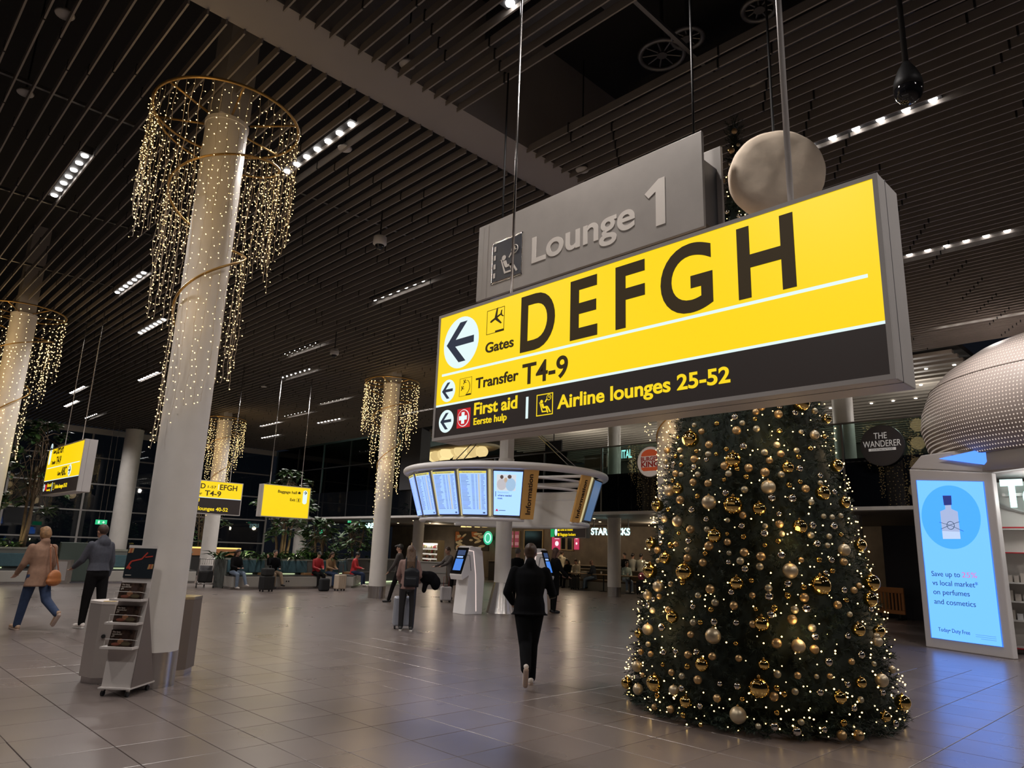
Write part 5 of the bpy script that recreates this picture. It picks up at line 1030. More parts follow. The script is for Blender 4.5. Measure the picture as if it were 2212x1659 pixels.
# ================================================================ plants
M_leaf = [mat('leaf_%d' % i, c, .45, noise=.25, nscale=5) for i, c in enumerate(((.035, .085, .022), (.055, .11, .03), (.025, .06, .022)))]
M_bark = mat('bark', (.13, .09, .055), .8, noise=.3, nscale=10)
def leaf_data(L, Wd, m, droop=.12):
    mb = MB(); mb.add([(0, 0, 0), (L*.3, -Wd*.42, .02*L), (L*.3, 0, -.02*L), (L*.3, Wd*.42, .02*L), (L*.68, -Wd*.5, -droop*L*.3), (L*.68, 0, -droop*L*.5), (L*.68, Wd*.5, -droop*L*.3), (L, 0, -droop*L*1.6)],
        [(0,1,2),(0,2,3),(1,4,5,2),(2,5,6,3),(4,7,5),(5,7,6)])
    o = mb.build('leaf', m); d = o.data; bpy.data.objects.remove(o); return d
LEAF = [leaf_data(.34, .13, M_leaf[i]) for i in range(3)]; BLADE = [leaf_data(.55, .075, M_leaf[i], .35) for i in range(3)]
def orient(P, D, roll=0.0, s=1.0):
    D = D.normalized(); y = Vector((0, 0, 1)).cross(D); y = y.normalized() if y.length > 1e-4 else Vector((0, 1, 0)); z = D.cross(y)
    Mx = Matrix(((D.x*s, y.x*s, z.x*s, P[0]), (D.y*s, y.y*s, z.y*s, P[1]), (D.z*s, y.z*s, z.z*s, P[2]), (0, 0, 0, 1))); return Mx @ Matrix.Rotation(roll, 4, 'X')
def joined(name, mats_items, t, stuff=True):
    for mi in range(3):
        mb = MB(); n = 0
        for dat, Mx, q in mats_items:
            if q != mi: continue
            mb.add([Mx @ v.co for v in dat.vertices], [tuple(p.vertices) for p in dat.polygons]); n += 1
        if n: tag(mb.build(name, M_leaf[mi], t), None, kind='stuff')
def big_plant(label, P, h, rx, rz_, seed, n_obj=110, n_rest=300, nst=4, zlow=.25, cat='plant'):
    rn = random.Random(seed); t = thing('leafy_plant', label, cat, P); tips = []
    for k in range(nst):
        a = rn.uniform(0, 2*PI); r = rn.uniform(.05, .18); pts = []
        for q in range(6):
            f = q/5; pts.append((r*math.cos(a)*(1+2.2*f)+rn.uniform(-.04, .04), r*math.sin(a)*(1+2.2*f)+rn.uniform(-.04, .04), h*.86*f))
        MB().tube(pts, [.06-.04*q/5 for q in range(6)], 8).build('trunk', M_bark, t, True); tips += pts[2:]
    br = MB(); spots = []
    for k in range(46):
        c = rn.choice(tips); a = rn.uniform(0, 2*PI); z = h*(zlow+(1-zlow)*rn.random()); f = (z/h-zlow)/(1-zlow); rr = rx*math.sqrt(max(.08, 1-(2*f-.85)**2*.8))*rn.uniform(.35, 1.0)
        e = (rr*math.cos(a), rr*math.sin(a)*.8, z); br.tube([c, ((c[0]+e[0])/2, (c[1]+e[1])/2, (c[2]+e[2])/2+.1), e], [.014, .01, .006], 5); spots.append((e, a))
    tag(br.build('twig', M_bark, t), None, kind='stuff'); items = []
    for k in range(n_obj+n_rest):
        e, a = spots[k % len(spots)]; b = a+rn.uniform(-1.6, 1.6); D = Vector((math.cos(b), math.sin(b), rn.uniform(-.55, .5))); pos = Vector(e)+Vector((rn.uniform(-.1, .1), rn.uniform(-.1, .1), rn.uniform(-.08, .08)))
        items.append((k % 3, orient(pos, D, rn.uniform(-.5, .5), rn.uniform(.75, 1.25))))
    items.sort(key=lambda q: (q[1].translation+Vector(P)-CAM).length)
    for i, Mx in items[:n_obj]: o = link('leaf', LEAF[i], t); o.matrix_local = Mx
    joined('foliage', [(LEAF[i], Mx, i) for i, Mx in items[n_obj:]], t)
    return t
def tuft(label, P, n, s, seed, grp):
    rn = random.Random(seed); t = thing('low_plant', label, 'plant', P, group=grp); it = []
    for k in range(n):
        a = rn.uniform(0, 2*PI); D = Vector((math.cos(a), math.sin(a), rn.uniform(.35, 1.6))); q = Vector((rn.uniform(-.12, .12), rn.uniform(-.12, .12), 0)); it.append((k % 3, orient(q, D, 0, s*rn.uniform(.7, 1.2))))
    for i, Mx in it[:12]: o = link('leaf', BLADE[i], t); o.matrix_local = Mx
    joined('foliage', [(BLADE[i], Mx, i) for i, Mx in it[12:]], t)
Pc = gy(612, 1200, 26.6); big_plant('tall broad-leaved plant behind the baggage hall sign', (Pc.x, 26.75, 1.0), 3.45, 1.25, 3.5, 31, 140, 420)
Pl = gy(48, 1178, 30.6); big_plant('tall broad-leaved plant at the far left edge', (Pl.x, 30.6, 1.15), 4.6, 1.2, 4.6, 32, 120, 420)
big_plant('darker broad-leaved plant left behind the thick column', (gy(432, 1190, 38).x, 38, 0), 4.6, 1.5, 3, 33, 30, 260)
_A = gz(748, 1263); _B = gz(868, 1258); _d = (_B-_A).normalized(); sb = _A*.75+_B*.25+Vector((-_d.y, _d.x, 0))*.5; big_plant('dense dark shrub left of the far garlanded column', (sb.x, sb.y, 1.0), 1.7, .9, 1.5, 34, 60, 260, 3, .02)
big_plant('dense shrub behind the red-jacketed people', (15.2, 26.5, 1.0), 1.7, .85, 1.5, 35, 60, 260, 3, .05)
rn = random.Random(77)
for k, x in enumerate((11.1, 11.9, 12.6, 13.3, 14.0, 14.7, 15.4)): tuft('spiky low plant on the bench planter, %s from left' % 'first second third fourth fifth sixth seventh'.split()[k], (x, 26.2+rn.uniform(-.05, .3), 1.0), 34, rn.uniform(.8, 1.15), 40+k, 'low plants on the bench planter')
for k, x in enumerate((1.9, 2.8, 3.7, 4.6, 5.4)): tuft('spiky low plant on the far left planter, %s from left' % 'first second third fourth fifth'.split()[k], (x, 30.4, 1.14), 30, rn.uniform(.8, 1.1), 60+k, 'low plants on the far left planter')
for x, y, z, lab in ((12.2, 26.15, 1.0, 'tiny yellow garden spotlight among the bench plants'), (13.9, 26.0, 1.0, 'second tiny yellow garden spotlight by the shrub'), (gy(20, 1165, 30.2).x, 30.15, 1.14, 'tiny yellow garden spotlight at the far left planter')):
    t = thing('garden_spotlight', lab, 'lamp', (x, y, z)); MB().cyl((0, 0, 0), (0, 0, .16), .012, n=6).build('spike', M_black, t); MB().cyl((0, -.03, .16), (0, .05, .24), .04, .05, 12).build('head', M_black, t); MB().cyl((0, .051, .241), (0, .053, .243), .042, n=12).build('lens', glow('spot_lens', (1, .85, .3), 6, sample=False), t)
    L = bpy.data.lights.new('spot_light', 'POINT'); L.energy = 9; L.color = (1, .85, .5); L.shadow_soft_size = .03; lo = bpy.data.objects.new('spot_light', L); COL.objects.link(lo); lo.parent = t; lo.location = (0, .12, .35)
# ================================================================ people
SKIN = mat('skin', (.42, .235, .165), .5); SKIN2 = mat('skin_warm', (.34, .18, .12), .5)
def remesh(o, v, it=6):
    r = o.modifiers.new('remesh', 'REMESH'); r.mode = 'VOXEL'; r.voxel_size = v; r.use_smooth_shade = True
    s_ = o.modifiers.new('smooth', 'SMOOTH'); s_.factor = .5; s_.iterations = it; return o
def loft(mb, O, up, rings, n=16, fwd=Vector((0, -1, 0))):
    side = Vector((1, 0, 0)); f = up.cross(side).normalized(); vs = []
    for s_, rx, ry, oy in rings:
        for j in range(n):
            a = 2*PI*j/n; vs.append(O+up*s_+side*(rx*math.cos(a))+f*(ry*math.sin(a)+oy))
    k = len(rings); mb.add(vs, [(i*n+j, i*n+(j+1) % n, (i+1)*n+(j+1) % n, (i+1)*n+j) for i in range(k-1) for j in range(n)]+[tuple(range(n-1, -1, -1)), tuple(range((k-1)*n, k*n))])
def person(label, P, rz, h=1.70, lean=.03, legs=((.05, .05), (-.05, .05)), arms=((.1, .12, .25, 0), (.1, .12, .25, 0)), feet=(0, 0), spread=.02, head=(0, 0), top=None, trs=None, shoe=None, hair=None, style='short', skin=None, build=1.0, coat=.12, seat=None, vox=.016, collar=None, sole=None, flare=1.0, topname='jacket', hood=False, base_z=0.0):
    k = h/1.75; t = thing('person', label, 'person', (P[0], P[1], base_z), rz); skin = skin or SKIN; up = Vector((0, -math.sin(lean), math.cos(lean)))
    J = []; low = 9
    for i, sx in enumerate((1, -1)):
        hip = Vector((sx*.092*k, 0, 0)); a, b = legs[i]; kn = hip+Vector((sx*spread*k, -math.sin(a), -math.cos(a)))*(.435*k); an = kn+Vector((0, -math.sin(a-b), -math.cos(a-b)))*(.425*k)
        fa = feet[i]; fd = Vector((0, -math.cos(fa), -math.sin(fa))); toe = an+Vector((0, 0, -.035*k))+fd*(.155*k); heel = an+Vector((0, 0, -.035*k))-fd*(.05*k); J.append((hip, kn, an, toe, heel)); low = min(low, toe.z-.035*k, heel.z-.035*k)
    pz = (-low if seat is None else seat); O = Vector((0, 0, pz))
    J = [tuple(v+O for v in q) for q in J]
    AR = []
    for i, sx in enumerate((1, -1)):
        a, o_, e, inn = arms[i]; sh = O+up*(.478*k)+Vector((sx*.178*k*build, 0, 0)); el = sh+Vector((sx*math.sin(o_), -math.sin(a+lean)*math.cos(o_), -math.cos(a+lean)*math.cos(o_)))*(.285*k)
        d2 = Vector((-sx*math.sin(inn), -math.sin(a+lean+e)*math.cos(inn), -math.cos(a+lean+e)*math.cos(inn))); wr = el+d2*(.25*k); AR.append((sh, el, wr, d2, sx))
    nk = O+up*(.56*k); hy, hp = head; hd = Vector((0, -math.sin(lean+hp), math.cos(lean+hp))); HC = nk+hd*(.152*k)
    Rh = Matrix.Rotation(hy, 3, 'Z') @ Matrix.Rotation(lean*.5+hp, 3, 'X')
    def hp_(x, y, z): return HC+Rh @ (Vector((x, y, z))*k)
    rings = [(-.10, .10, .085, .0), (-.04, .155*build, .115*build, 0), (.06, .152*build, .112*build, 0), (.17, .132*build, .098*build, 0), (.33, .158*build, .112*build, 0), (.44, .168*build, .10*build, 0), (.505, .145*build, .082, 0), (.545, .085, .068, 0), (.575, .055, .055, 0)]
    body = MB(); loft(body, O, up, [tuple(c*k*(.93 if j else 1) for j, c in enumerate(q)) for q in rings])
    for hip, kn, an, toe, heel in J: body.cap(hip, kn, .078*k*build, .055*k, 10); body.cap(kn, an, .052*k, .036*k, 10); body.cap(heel, toe, .034*k, .03*k, 8)
    for sh, el, wr, d2, sx in AR:
        body.cap(sh, el, .046*k, .038*k, 8); body.cap(el, wr, .038*k, .027*k, 8)
        s1_ = Vector((sx, 0, 0)); s1_ = (s1_-d2*s1_.dot(d2)).normalized(); s2_ = d2.cross(s1_); pc = wr+d2*(.05*k)
        body.cap(wr+d2*.01+s1_*(.018*k), wr+d2*(.075*k)+s1_*(.022*k), .020*k, .018*k, 8); body.cap(wr+d2*.01-s1_*(.012*k), wr+d2*(.075*k)-s1_*(.020*k), .020*k, .018*k, 8)
        for q, (o1, l1) in enumerate(((.031, .060), (.011, .072), (-.010, .068), (-.030, .052))):
            a0 = wr+d2*(.085*k)+s1_*(o1*k); a1 = a0+(d2*.8+s2_*.25*sx).normalized()*(l1*.55*k); a2 = a1+(d2*.4+s2_*.7*sx).normalized()*(l1*.5*k); body.cap(a0, a1, .0095*k, .009*k, 6); body.cap(a1, a2, .009*k, .0075*k, 6)
        tb = wr+d2*(.03*k)+s1_*(.03*k*-1); tm = tb+(d2*.6-s1_*.8).normalized()*(.035*k); body.cap(tb, tm, .012*k, .010*k, 6); body.cap(tm, tm+(d2*.9-s1_*.2+s2_*.3*sx).normalized()*(.03*k), .010*k, .008*k, 6)
    body.cap(nk-up*.02, hp_(0, .01, -.05), .055*k, .052*k, 10); body.ball(hp_(0, .01, .02), (.077*k, .096*k, .105*k), 16, R=Rh); body.ball(hp_(0, -.028, -.05), (.056*k, .062*k, .06*k), 14, R=Rh); body.cap(hp_(0, -.088, .012), hp_(0, -.105, -.022), .010*k, .015*k, 8)
    for sx in (1, -1): body.ball(hp_(sx*.078, .012, -.005), (.012*k, .022*k, .034*k), 8, R=Rh)
    remesh(body.build('body', skin, t), min(vox, .0115) if vox < .02 else vox*.8, 4)
    for sx in (1, -1): MB().ball(hp_(sx*.031, -.080, .012), (.013*k, .012*k, .009*k), 8, R=Rh).build('eye', mat('eye_dark', (.03, .02, .015), .3), t, True)
    MB().ball(hp_(0, -.083, -.060), (.024*k, .012*k, .007*k), 8, R=Rh).build('mouth', mat('lips', (.30, .10, .08), .5), t, True)
    # clothes
    top = top or M_black; trs = trs or M_black
    tm = MB(); g_ = .020; ab = min(build, 1.08)
    rr = [(-.10-coat, .165*build*flare, .125*build*flare, 0)]+([(-.10, .163*build, .122*build, 0)] if coat > .05 else [])+[q for q in rings[1:-1] if q[0] > -.08-coat]+[(.565, .07, .068, 0)]
    loft(tm, O, up if seat is None else up, [(s_*k, (rx+g_)*k, (ry+g_)*k, 0) for s_, rx, ry, oy in rr])
    for sh, el, wr, d2, sx in AR: tm.cap(sh-Vector((sx*.012*k, 0, 0)), el, .064*k*ab, .056*k*ab, 10); tm.cap(el, wr-d2*(.01*k), .056*k*ab, .043*k, 10)
    if collar or hood: tm.cap(nk+Vector((0, .03*k, 0)), nk+Vector((0, .045*k, .03*k)), .085*k, .075*k, 10)
    if hood: tm.ball(nk+Vector((0, .085*k, -.03*k)), (.12*k, .07*k, .09*k), 12)
    remesh(tm.build(topname, top, t), vox)
    tr_ = MB(); loft(tr_, O, Vector((0, 0, 1)), [(-.12*k, .10*k, .095*k, 0), (-.05*k, .165*k*build, .125*k*build, 0), (.08*k, .155*k*build, .118*k*build, 0)])
    for hip, kn, an, toe, heel in J: tr_.cap(hip, kn, .094*k*build, .070*k*build, 12); tr_.cap(kn, an+(kn-an).normalized()*(.01*k), .068*k*build, .056*k*flare, 12)
    remesh(tr_.build('trousers', trs, t), vox)
    for hip, kn, an, toe, heel in J:
        sm = MB(); sm.cap(heel+Vector((0, 0, .012*k)), toe, .040*k, .036*k, 10); sm.cap(an, heel+Vector((0, 0, .02*k)), .040*k, .040*k, 8); so = remesh(sm.build('shoe', shoe or M_black, t), .012, 4)
        if sole: ax = (toe-heel).normalized(); nn = Vector((0, ax.z, -ax.y)); nn = nn if nn.z < 0 else -nn; q = MB().cap(heel+nn*(.026*k), toe+nn*(.026*k), .034*k, .032*k, 8); q.build('sole', sole, so, True)
    if style != 'bald' and hair:
        hm = MB()
        hm.ball(hp_(0, .022, .034), (.087*k, .100*k, .104*k), 16, R=Rh)
        if style == 'bob': hm.ball(hp_(0, .035, .0), (.095*k, .09*k, .11*k), 14, R=Rh); hm.ball(hp_(0, -.03, .085), (.075*k, .07*k, .045*k), 12, R=Rh)
        if style == 'bun': hm.ball(hp_(.01, .10, .05), (.045*k, .038*k, .042*k), 12, R=Rh); hm.ball(hp_(0, .05, -.03), (.062*k, .055*k, .06*k), 10, R=Rh)
        if style == 'long':
            for x in (-.055, -.02, .02, .055): hm.cap(hp_(x, .06, .02), hp_(x*1.15, .10, -.22), .045*k, .05*k, 8); hm.cap(hp_(x*1.15, .10, -.22), hp_(x*1.1, .125, -.58), .055*k, .03*k, 8)
        if style == 'mid':
            for x in (-.07, 0, .07): hm.cap(hp_(x, .04, .02), hp_(x*1.1, .065, -.16), .05*k, .035*k, 8)
        if style == 'cap': hm.cap(hp_(0, -.05, .07), hp_(0, -.14, .055), .045*k, .03*k, 8)
        if style == 'hat': hm.ball(hp_(0, .01, .085), (.10*k, .11*k, .07*k), 12, R=Rh)
        remesh(hm.build('hair' if style not in ('cap', 'hat') else 'cap', hair, t), max(.010, vox*.75), 3)
    return t, J, AR, HC, Rh, k
def away(turn=0.0): return math.atan2(_h.x, -_h.y)+turn          # walking the way the camera looks
def toward_left(turn=0.0): return math.atan2(-_rt.x, _rt.y)+turn   # walking to the left of the picture
NAVY = mat('cloth_black', (.0045, .005, .0065), .95, bump=.1, nscale=60, spec=.12); JEAN = mat('cloth_jeans', (.018, .035, .085), .85, noise=.15, nscale=14); LJEAN = mat('cloth_light_jeans', (.17, .22, .30), .85, noise=.12, nscale=12); HOOD = mat('cloth_hoodie', (.055, .058, .075), .9, noise=.12, nscale=30); BEIGE = mat('cloth_camel', (.26, .15, .10), .85, noise=.1, nscale=20)
MAUVE = mat('cloth_mauve', (.24, .15, .13), .85); REDJ = mat('cloth_red', (.34, .012, .018), .6); TANJ = mat('cloth_tan', (.25, .15, .075), .8); KHAKI = mat('cloth_khaki', (.24, .17, .11), .85); GREYC = mat('cloth_grey', (.10, .09, .088), .9); CREAM = mat('cloth_cream', (.55, .47, .34), .8); DKB = mat('cloth_dark', (.008, .0075, .008), .95, spec=.12)
WHT = mat('shoe_white', (.66, .60, .56), .6); BRNH = mat('hair_brown', (.045, .022, .013), .55); BLND = mat('hair_blonde', (.25, .135, .06), .6, noise=.45, nscale=20); BLKH = mat('hair_black', (.012, .009, .008), .5); LBR = mat('hair_highlight', (.10, .055, .03), .5, noise=.6, nscale=10, stretch=(12, 12, 1)); GRYH = mat('hair_grey', (.12, .11, .10), .6); SOLE = mat('sole_tan', (.40, .30, .25), .7)
# woman in black walking away
P = gz(1139, 1480); w1, J, AR, HC, Rh, k = person('woman in black suit walking away, one white shoe sole raised', P, away(.02), 1.72, .05, ((-.22, .72), (.10, .02)), ((-.05, .28, .9, .35), (.12, .30, 1.35, -.1)), (1.15, 0), -.11, (-.1, .10), NAVY, NAVY, WHT, BRNH, 'bun', coat=-.03, vox=.013, collar=True, sole=SOLE, flare=1.18, build=1.22)
hd = w1.matrix_basis @ AR[1][2]; ph = thing('handheld_scanner', 'black handheld device held by the woman in black', 'handheld device', (hd.x, hd.y, hd.z+.01), away(.25)); MB().box(-.045, .045, -.09, -.06, -.06, .20).build('case', M_blackgl, ph, bevel=.01); MB().box(-.035, .035, -.058, -.055, .0, .15).build('back_plate', M_dsteel, ph); ph.rotation_euler = (.4, .25, away(.25))
# woman with long hair, backpack, suitcase
P = gz(876, 1362); w2, J, AR, HC, Rh, k = person('long-haired woman in mauve top and black leggings with backpack', P, away(.1), 1.66, .02, ((.06, .06), (-.06, .04)), ((.25, .18, .7, .1), (.1, .25, .9, .1)), (0, 0), .05, (.25, .05), MAUVE, mat('leggings', (.012, .012, .014), .35), mat('sneaker', (.03, .03, .03), .6), LBR, 'long', coat=-.02, vox=.014, sole=mat('sole_white', (.6, .58, .55), .6))
bp = thing('backpack', 'black backpack on the long-haired woman', 'backpack', (P.x, P.y, 0), away(.1)); q = MB(); q.box(-.21, .09, .13, .27, .86, 1.18); q.ball((-.06, .20, 1.18), (.14, .07, .06), 12); q.box(-.17, .05, .27, .33, .88, 1.04); remesh(q.build('bag', mat('backpack_black', (.008, .009, .012), .6, spec=.25), bp), .016, 4)
for sx in (-.13, .07): MB().tube([(sx, .16, 1.16), (sx, .12, 1.42), (sx, .0, 1.46), (sx, -.13, 1.36)], .016, 6).build('strap', M_black, bp)
MB().tube([(-.1, .19, 1.22), (-.06, .22, 1.27), (-.02, .19, 1.22)], .009, 6).build('grab_loop', M_black, bp)
P2 = P+Matrix.Rotation(away(.1), 3, 'Z') @ Vector((-.42, -.10, 0)); q = MB(); q.ball((.02, 0, 1.04), (.20, .09, .14), 14); q.ball((-.13, .02, .94), (.11, .08, .15), 12); q.ball((.14, .02, 1.10), (.14, .09, .08), 12); q.cap((.05, -.03, 1.08), (.10, .0, .78), .07, .05); co = remesh(q.build('draped_coat', mat('coat_black', (.004, .004, .005), .95, spec=.1, bump=.3, nscale=20), None, loc=(P2.x, P2.y, 0), rotz=away(.1)), .018, 5); tag(co, 'black coat draped over the long-haired woman arm', 'coat')
def suitcase(label, P, rz, w_, d_, h_, m, handle=.3, hm=None):
    t = thing('suitcase', label, 'suitcase', P, rz); MB().box(-w_/2, w_/2, -d_/2, d_/2, .06, .06+h_).build('shell', m, t, bevel=.035)
    for q in range(4): x = -w_*.36+w_*.24*q; MB().box(x-.008, x+.008, -d_/2-.006, d_/2+.006, .12, h_).build('rib', m, t)
    for sx in (-1, 1):
        for sy in (-1, 1): MB().cyl((sx*w_*.38-.015, sy*d_*.3, .03), (sx*w_*.38+.015, sy*d_*.3, .03), .03, n=12).build('wheel', M_black, t)
    if handle: MB().tube([(-w_*.25, 0, .06+h_), (-w_*.25, 0, .06+h_+handle), (w_*.25, 0, .06+h_+handle), (w_*.25, 0, .06+h_)], .010, 6).build('handle', hm or M_dsteel, t)
    MB().box(-.06, .06, -.02, .02, .06+h_, .085+h_).build('grip', M_black, t); return t
SIL = mat('case_silver', (.38, .40, .46), .35, .4); P3 = P+Matrix.Rotation(away(.1), 3, 'Z') @ Vector((.08, -.34, 0)); suitcase('silver ribbed suitcase in front of the long-haired woman', (P3.x, P3.y, 0), away(.2), .42, .26, .58, SIL, .42)
# dark-clothed walker behind her
P = gz(858, 1302); person('dark-clothed person walking left behind the long-haired woman', P, toward_left(-.1), 1.76, .05, ((.35, .1), (-.35, .35)), ((.3, .1, .3, 0), (-.3, .1, .2, 0)), (0, .5), 0, (0, 0), mat('cloth_charcoal', (.05, .042, .04), .85), DKB, M_black, BLKH, 'cap', vox=.02)
# grey-clothed man by the kiosk
P = gz(972, 1298); person('man in grey cardigan and glasses standing behind left kiosk', (P.x+.25, P.y+.3), away(2.2), 1.72, .25, ((.12, .05), (-.05, .05)), ((.5, .1, .5, 0), (.4, .15, .6, 0)), (0, 0), .03, (0, .1), GREYC, DKB, M_black, BRNH, 'short', vox=.02, coat=.35)
suitcase('small white suitcase beside the left kiosk', gz(962, 1301), away(.3), .34, .22, .42, mat('case_white', (.5, .48, .50), .4), .3, mat('handle_red', (.20, .05, .03), .5))
# two people behind the second kiosk
P = gz(1184, 1318); person('person in black coat with brown hair at the second kiosk', (15.4, 13.9), away(-1.2), 1.76, .06, ((.03, .03), (-.03, .03)), ((.3, .1, .6, .1), (.3, .1, .6, .1)), (0, 0), .02, (0, .05), DKB, DKB, M_black, mat('hair_auburn', (.09, .045, .03), .6), 'mid', vox=.02, coat=.35, build=1.1)
person('person in dark coat standing right behind info column', (15.0, 15.0), away(-.6), 1.72, .05, ((.03, .03), (-.03, .03)), ((.2, .1, .4, .1), (.2, .1, .4, .1)), (0, 0), .02, (0, .1), NAVY, DKB, M_black, GRYH, 'short', vox=.022, coat=.3)
# blonde woman and man in hoodie walking left
P = gz(62, 1362); wb, J, AR, HC, Rh, k = person('blonde woman in camel blazer and jeans striding left', P, toward_left(-.45), 1.78, .03, ((.28, .06), (-.42, .62)), ((.22, .12, .55, .05), (.05, .14, .35, 0)), (-.12, .95), 0, (-.1, .08), BEIGE, JEAN, mat('shoe_beige', (.36, .24, .16), .6), BLND, 'bob', collar=True, coat=.08, vox=.014, build=1.12, flare=1.08, sole=SOLE)
hbP = P+Matrix.Rotation(toward_left(-.45), 3, 'Z') @ Vector((-.13, .24, 0)); hb_ = thing('handbag', 'orange-brown shoulder bag carried by the blonde woman', 'handbag', (hbP.x, hbP.y, 0), toward_left(-1.6)); q = MB(); q.ball((0, 0, .90), (.07, .17, .14), 14); q.ball((0, 0, .84), (.08, .19, .09), 12); remesh(q.build('bag', mat('leather_orange', (.36, .12, .03), .5), hb_), .014, 4); MB().tube([(.0, -.11, .97), (.06, -.09, 1.22), (.12, -.06, 1.42), (.16, .0, 1.47), (.12, .06, 1.42), (.06, .09, 1.22), (.0, .11, .97)], .012, 6).build('strap', mat('leather_strap', (.25, .09, .04), .5), hb_)
P = gz(192, 1358); person('man in dark grey hoodie and black trousers walking left', P, toward_left(-.42), 1.84, .06, ((.16, .10), (-.16, .10)), ((.35, .1, .6, .05), (-.12, .16, .25, 0)), (0, .15), 0, (0, .12), HOOD, DKB, WHT, BRNH, 'short', coat=-.13, vox=.014, build=1.12, hood=True, skin=SKIN2, sole=mat('sole_white', (.6, .58, .55), .6))
# seated people on the bench
def sitter(label, x, Y, turn, top, trs, hair, style='short', shoe=None, crossed=False, arms=((.12, .12, 1.15, .45), (.15, .12, 1.1, .45)), z=.50, **kw):
    L = ((1.35, 1.25), (1.45, 1.45)) if not crossed else ((1.5, 1.0), (1.42, 1.4))
    return person(label, (x, Y), turn, 1.72, kw.pop('lean', .12), L, arms, (0, 0), kw.pop('spread', .06), kw.pop('head', (0, .35)), top, trs, shoe or M_black, hair, style, vox=.022, coat=.02, seat=z+.08, **kw)
BF = math.atan2(0, 1)        # bench fronts look along -y
sitter('woman in dark coat and light jeans sitting with phone', gy(507, 1230, 25.6).x, 25.62, .15, DKB, LJEAN, BRNH, 'mid', WHT, crossed=True)
sitter('man in black jumper and khaki trousers sitting with hand at ear', gy(590, 1230, 25.6).x, 25.62, 0, NAVY, KHAKI, BLKH, 'short', crossed=True, arms=((.12, .12, 1.1, .45), (.6, .5, 2.3, -.2)), head=(0, .05))
sitter('man in red jacket and cap sitting on the bench', gy(684, 1230, 25.6).x, 25.62, .0, REDJ, DKB, BLKH, 'cap')
sitter('woman in tan jacket sitting right of the man in red', gy(712, 1230, 25.7).x, 25.75, .2, TANJ, JEAN, BRNH, 'mid')
Pr = gz(738, 1266); sitter('person in bright red jacket sitting at the angled bench end', 16.75, 26.35, .75, mat('cloth_bright_red', (.50, .02, .025), .6), JEAN, BLKH, 'short', WHT)
suitcase('black upright suitcase with a bag in front of seated man', gz(574, 1278), .1, .46, .3, .46, mat('case_black', (.01, .01, .011), .6), .35); o = MB().box(-.2, .2, -.14, .14, 0, .26).build('travel_bag', mat('bag_black', (.012, .012, .012), .8), None, loc=tuple(gz(574, 1278)+Vector((0, 0, .525))), rotz=.1, bevel=.05); tag(o, 'black soft bag on top of the black suitcase', 'bag')
suitcase('cream upright suitcase beside the red-jacketed people', gz(733, 1276), .15, .40, .26, .52, mat('case_cream', (.56, .46, .36), .5), .35, mat('handle_dark', (.1, .04, .03), .5))
o = MB().box(-.2, .2, -.1, .1, 0, .45).build('rucksack', mat('ruck_dark', (.012, .013, .016), .8), None, loc=tuple(gz(699, 1277)), rotz=.1, bevel=.06); tag(o, 'dark rucksack on the floor by the man in red', 'bag')
# luggage trolley
P = gz(441, 1269); tr = thing('luggage_trolley', 'steel luggage trolley with black bag left of bench', 'trolley', (P.x, P.y, 0), -.35)
MB().tube([(-.3, -.35, .14), (.3, -.35, .14), (.25, .45, .16), (-.25, .45, .16)], .022, 8, True).build('base_frame', M_steel, tr, True); MB().tube([(-.25, .42, .16), (-.25, .50, 1.0), (.25, .50, 1.0), (.25, .42, .16)], .02, 8).build('handle_frame', M_steel, tr, True)
MB().box(-.22, .22, .44, .47, .35, .75).build('advert_plate', mat('plate_grey', (.25, .25, .27), .4), tr)
for k in range(7): MB().tube([(-.24+.08*k, .48, .82), (-.22+.073*k, .25, .80), (-.22+.073*k, .22, .98)], .006, 5).build('basket_wire', M_steel, tr)
MB().tube([(-.24, .48, .98), (-.22, .22, .98), (.22, .22, .98), (.24, .48, .98)], .010, 6).build('basket_rim', M_steel, tr)
for sx, sy in ((-.28, -.3), (.28, -.3), (0, .42)): MB().cyl((sx-.02, sy, .07), (sx+.02, sy, .07), .07, n=16).build('wheel', M_black, tr)
o = MB().box(-.24, .24, -.2, .2, 0, .42).build('travel_bag', MATS['bag_black'], None, loc=tuple(P+Matrix.Rotation(-.35, 3, 'Z') @ Vector((0, .08, .165))), rotz=-.35, bevel=.06); tag(o, 'black travel bag lying on the luggage trolley', 'bag')
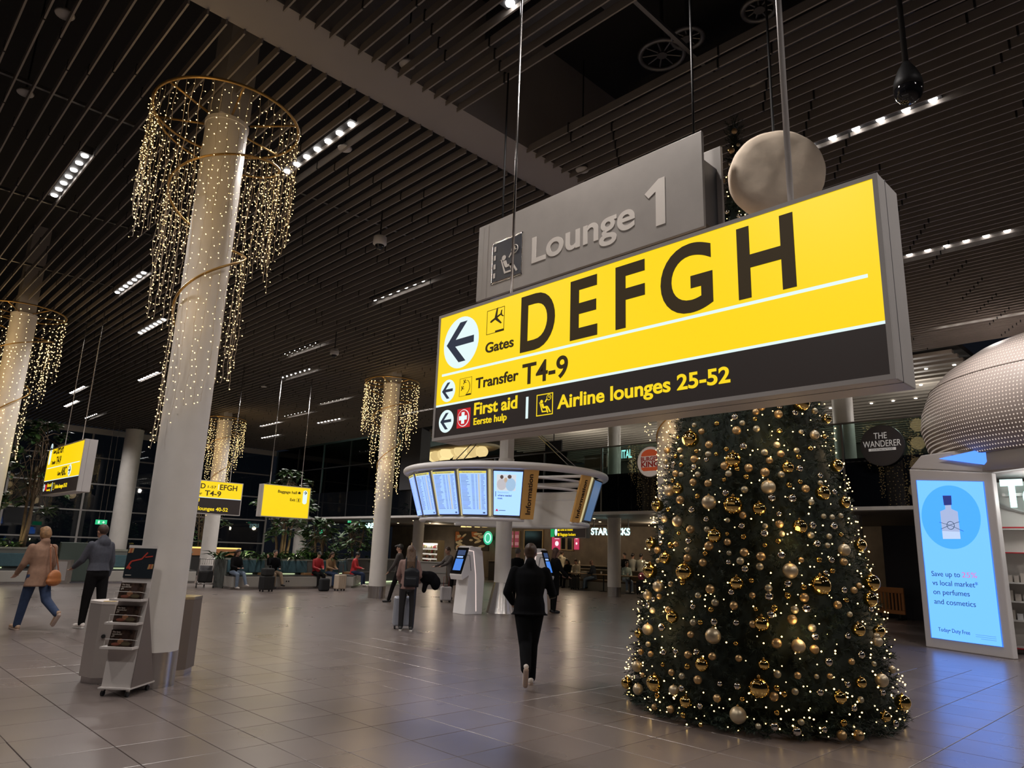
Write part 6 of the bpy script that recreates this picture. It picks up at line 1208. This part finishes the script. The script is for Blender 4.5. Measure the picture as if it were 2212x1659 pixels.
# ================================================================ coffee shop seating and guests
M_bw = mat('cafe_bench', (.14, .09, .05), .6); M_bt = mat('cafe_bench_base', (.30, .27, .22), .7)
A = gx(1192, 1266, 27.2); B = gx(1420, 1272, 27.2)
cbn = thing('cafe_bench', 'long low coffee shop bench with brown cushion', 'bench', (27.2, B.y, 0)); Lb = A.y-B.y
MB().box(0, .9, 0, Lb, 0, .38).build('base', M_bt, cbn); MB().box(-.02, .85, 0, Lb, .38, .48).build('cushion', M_bw, cbn, bevel=.03); MB().box(.70, .9, 0, Lb, .48, .95).build('backrest', mat('cafe_back', (.10, .075, .045), .6), cbn, bevel=.04)
for i, y in enumerate((.18, .42, .66)):
    t = thing('cafe_table', 'small brown table at the coffee shop bench, %s from left' % ('third', 'second', 'first')[i], 'table', (26.75, B.y+Lb*y, 0), group='coffee shop tables'); MB().box(-.32, .32, -.4, .4, .72, .76).build('table_top', mat('table_top', (.28, .17, .08), .4), t, bevel=.01); MB().cyl((0, 0, .02), (0, 0, .72), .03, n=10).build('leg', M_black, t); MB().lathe([(.22, 0), (.22, .015), (.03, .03)], 20).build('foot', M_black, t)
    o = MB().lathe([(.032, 0), (.042, .11), (.044, .115)], 14).build('paper_cup', mat('cup_white', (.7, .68, .64), .5), None, True, loc=(26.7, B.y+Lb*y+.1, .76)); tag(o, 'white paper cup on the coffee shop table, %s from left' % ('third', 'second', 'first')[i], 'cup', 'paper cups on the coffee shop tables')
def cg(x, X): return gx(x, 1240, X).y
sitter('dark-clothed guest sitting left end of the coffee shop bench', 27.45, cg(1228, 27.45), FACE_MX, DKB, DKB, BLKH, 'mid')
sitter('child in cream jumper sitting beside the dark-clothed guest', 27.55, cg(1246, 27.55), FACE_MX+.2, CREAM, DKB, BRNH, 'short')
sitter('bald man in navy jacket and jeans sitting at table', 27.2, cg(1283, 27.2), FACE_MX-1.2, mat('cloth_navy', (.018, .022, .035), .8), LJEAN, None, 'bald', skin=SKIN2)
sitter('guest in pale trousers sitting right of the white column', 27.2, cg(1352, 27.2), FACE_MX+1.0, mat('cloth_mint', (.30, .36, .33), .8), LJEAN, BRNH, 'short', WHT)
person('person in long cream puffer coat standing at the counter', (28.3, cg(1212, 28.3)), FACE_MX+PI, 1.74, .05, ((.03, .03), (-.03, .03)), ((.4, .12, .8, .1), (.4, .12, .8, .1)), (0, 0), .02, (0, .1), CREAM, DKB, M_black, BRNH, 'short', vox=.022, coat=.42, hood=True, build=1.12)
for x, lab, m in ((1366, 'person in pale grey coat standing at right of coffee bar', mat('cloth_stone', (.42, .40, .35), .8)), (1384, 'person in olive-white parka standing nearest the Christmas tree', mat('cloth_parka', (.40, .38, .31), .8)), (1350, 'dark-haired person in black standing behind the coffee bar', DKB), (1178, 'barista in black standing left at the coffee counter', NAVY)):
    person(lab, (28.3 if x > 1340 else 29.6, cg(x, 28.3)), FACE_MX+(PI if x > 1355 else 0), 1.74, .05, ((.03, .03), (-.03, .03)), ((.3, .12, .6, .1), (.3, .12, .6, .1)), (0, 0), .02, (0, .1), m, DKB, M_black, BLKH, 'short', vox=.024, coat=.2, build=1.1)
suitcase('black suitcase with pink bag beside the coffee shop bench', (26.6, cg(1386, 26.6), 0), FACE_MX, .42, .28, .52, MATS['case_black'], .4); o = MB().ball((0, 0, .17), (.2, .13, .17), 14).build('pink_bag', mat('bag_pink', (.55, .08, .16), .6), None, True, loc=(26.6, cg(1386, 26.6), .60)); tag(o, 'pink bag on top of the black suitcase in the cafe', 'bag')
suitcase('black suitcase left of the coffee shop table', (26.5, cg(1242, 26.5), 0), FACE_MX, .4, .26, .5, MATS['case_black'], .4)
o = MB().box(-.2, .2, -.1, .1, 0, .36).build('shopping_bag', mat('bag_white', (.5, .47, .40), .7), None, loc=(27.25, cg(1264, 27.25), .48), rotz=FACE_MX, bevel=.02); tag(o, 'white shopping bag on the coffee shop bench', 'bag')
finish_texts()
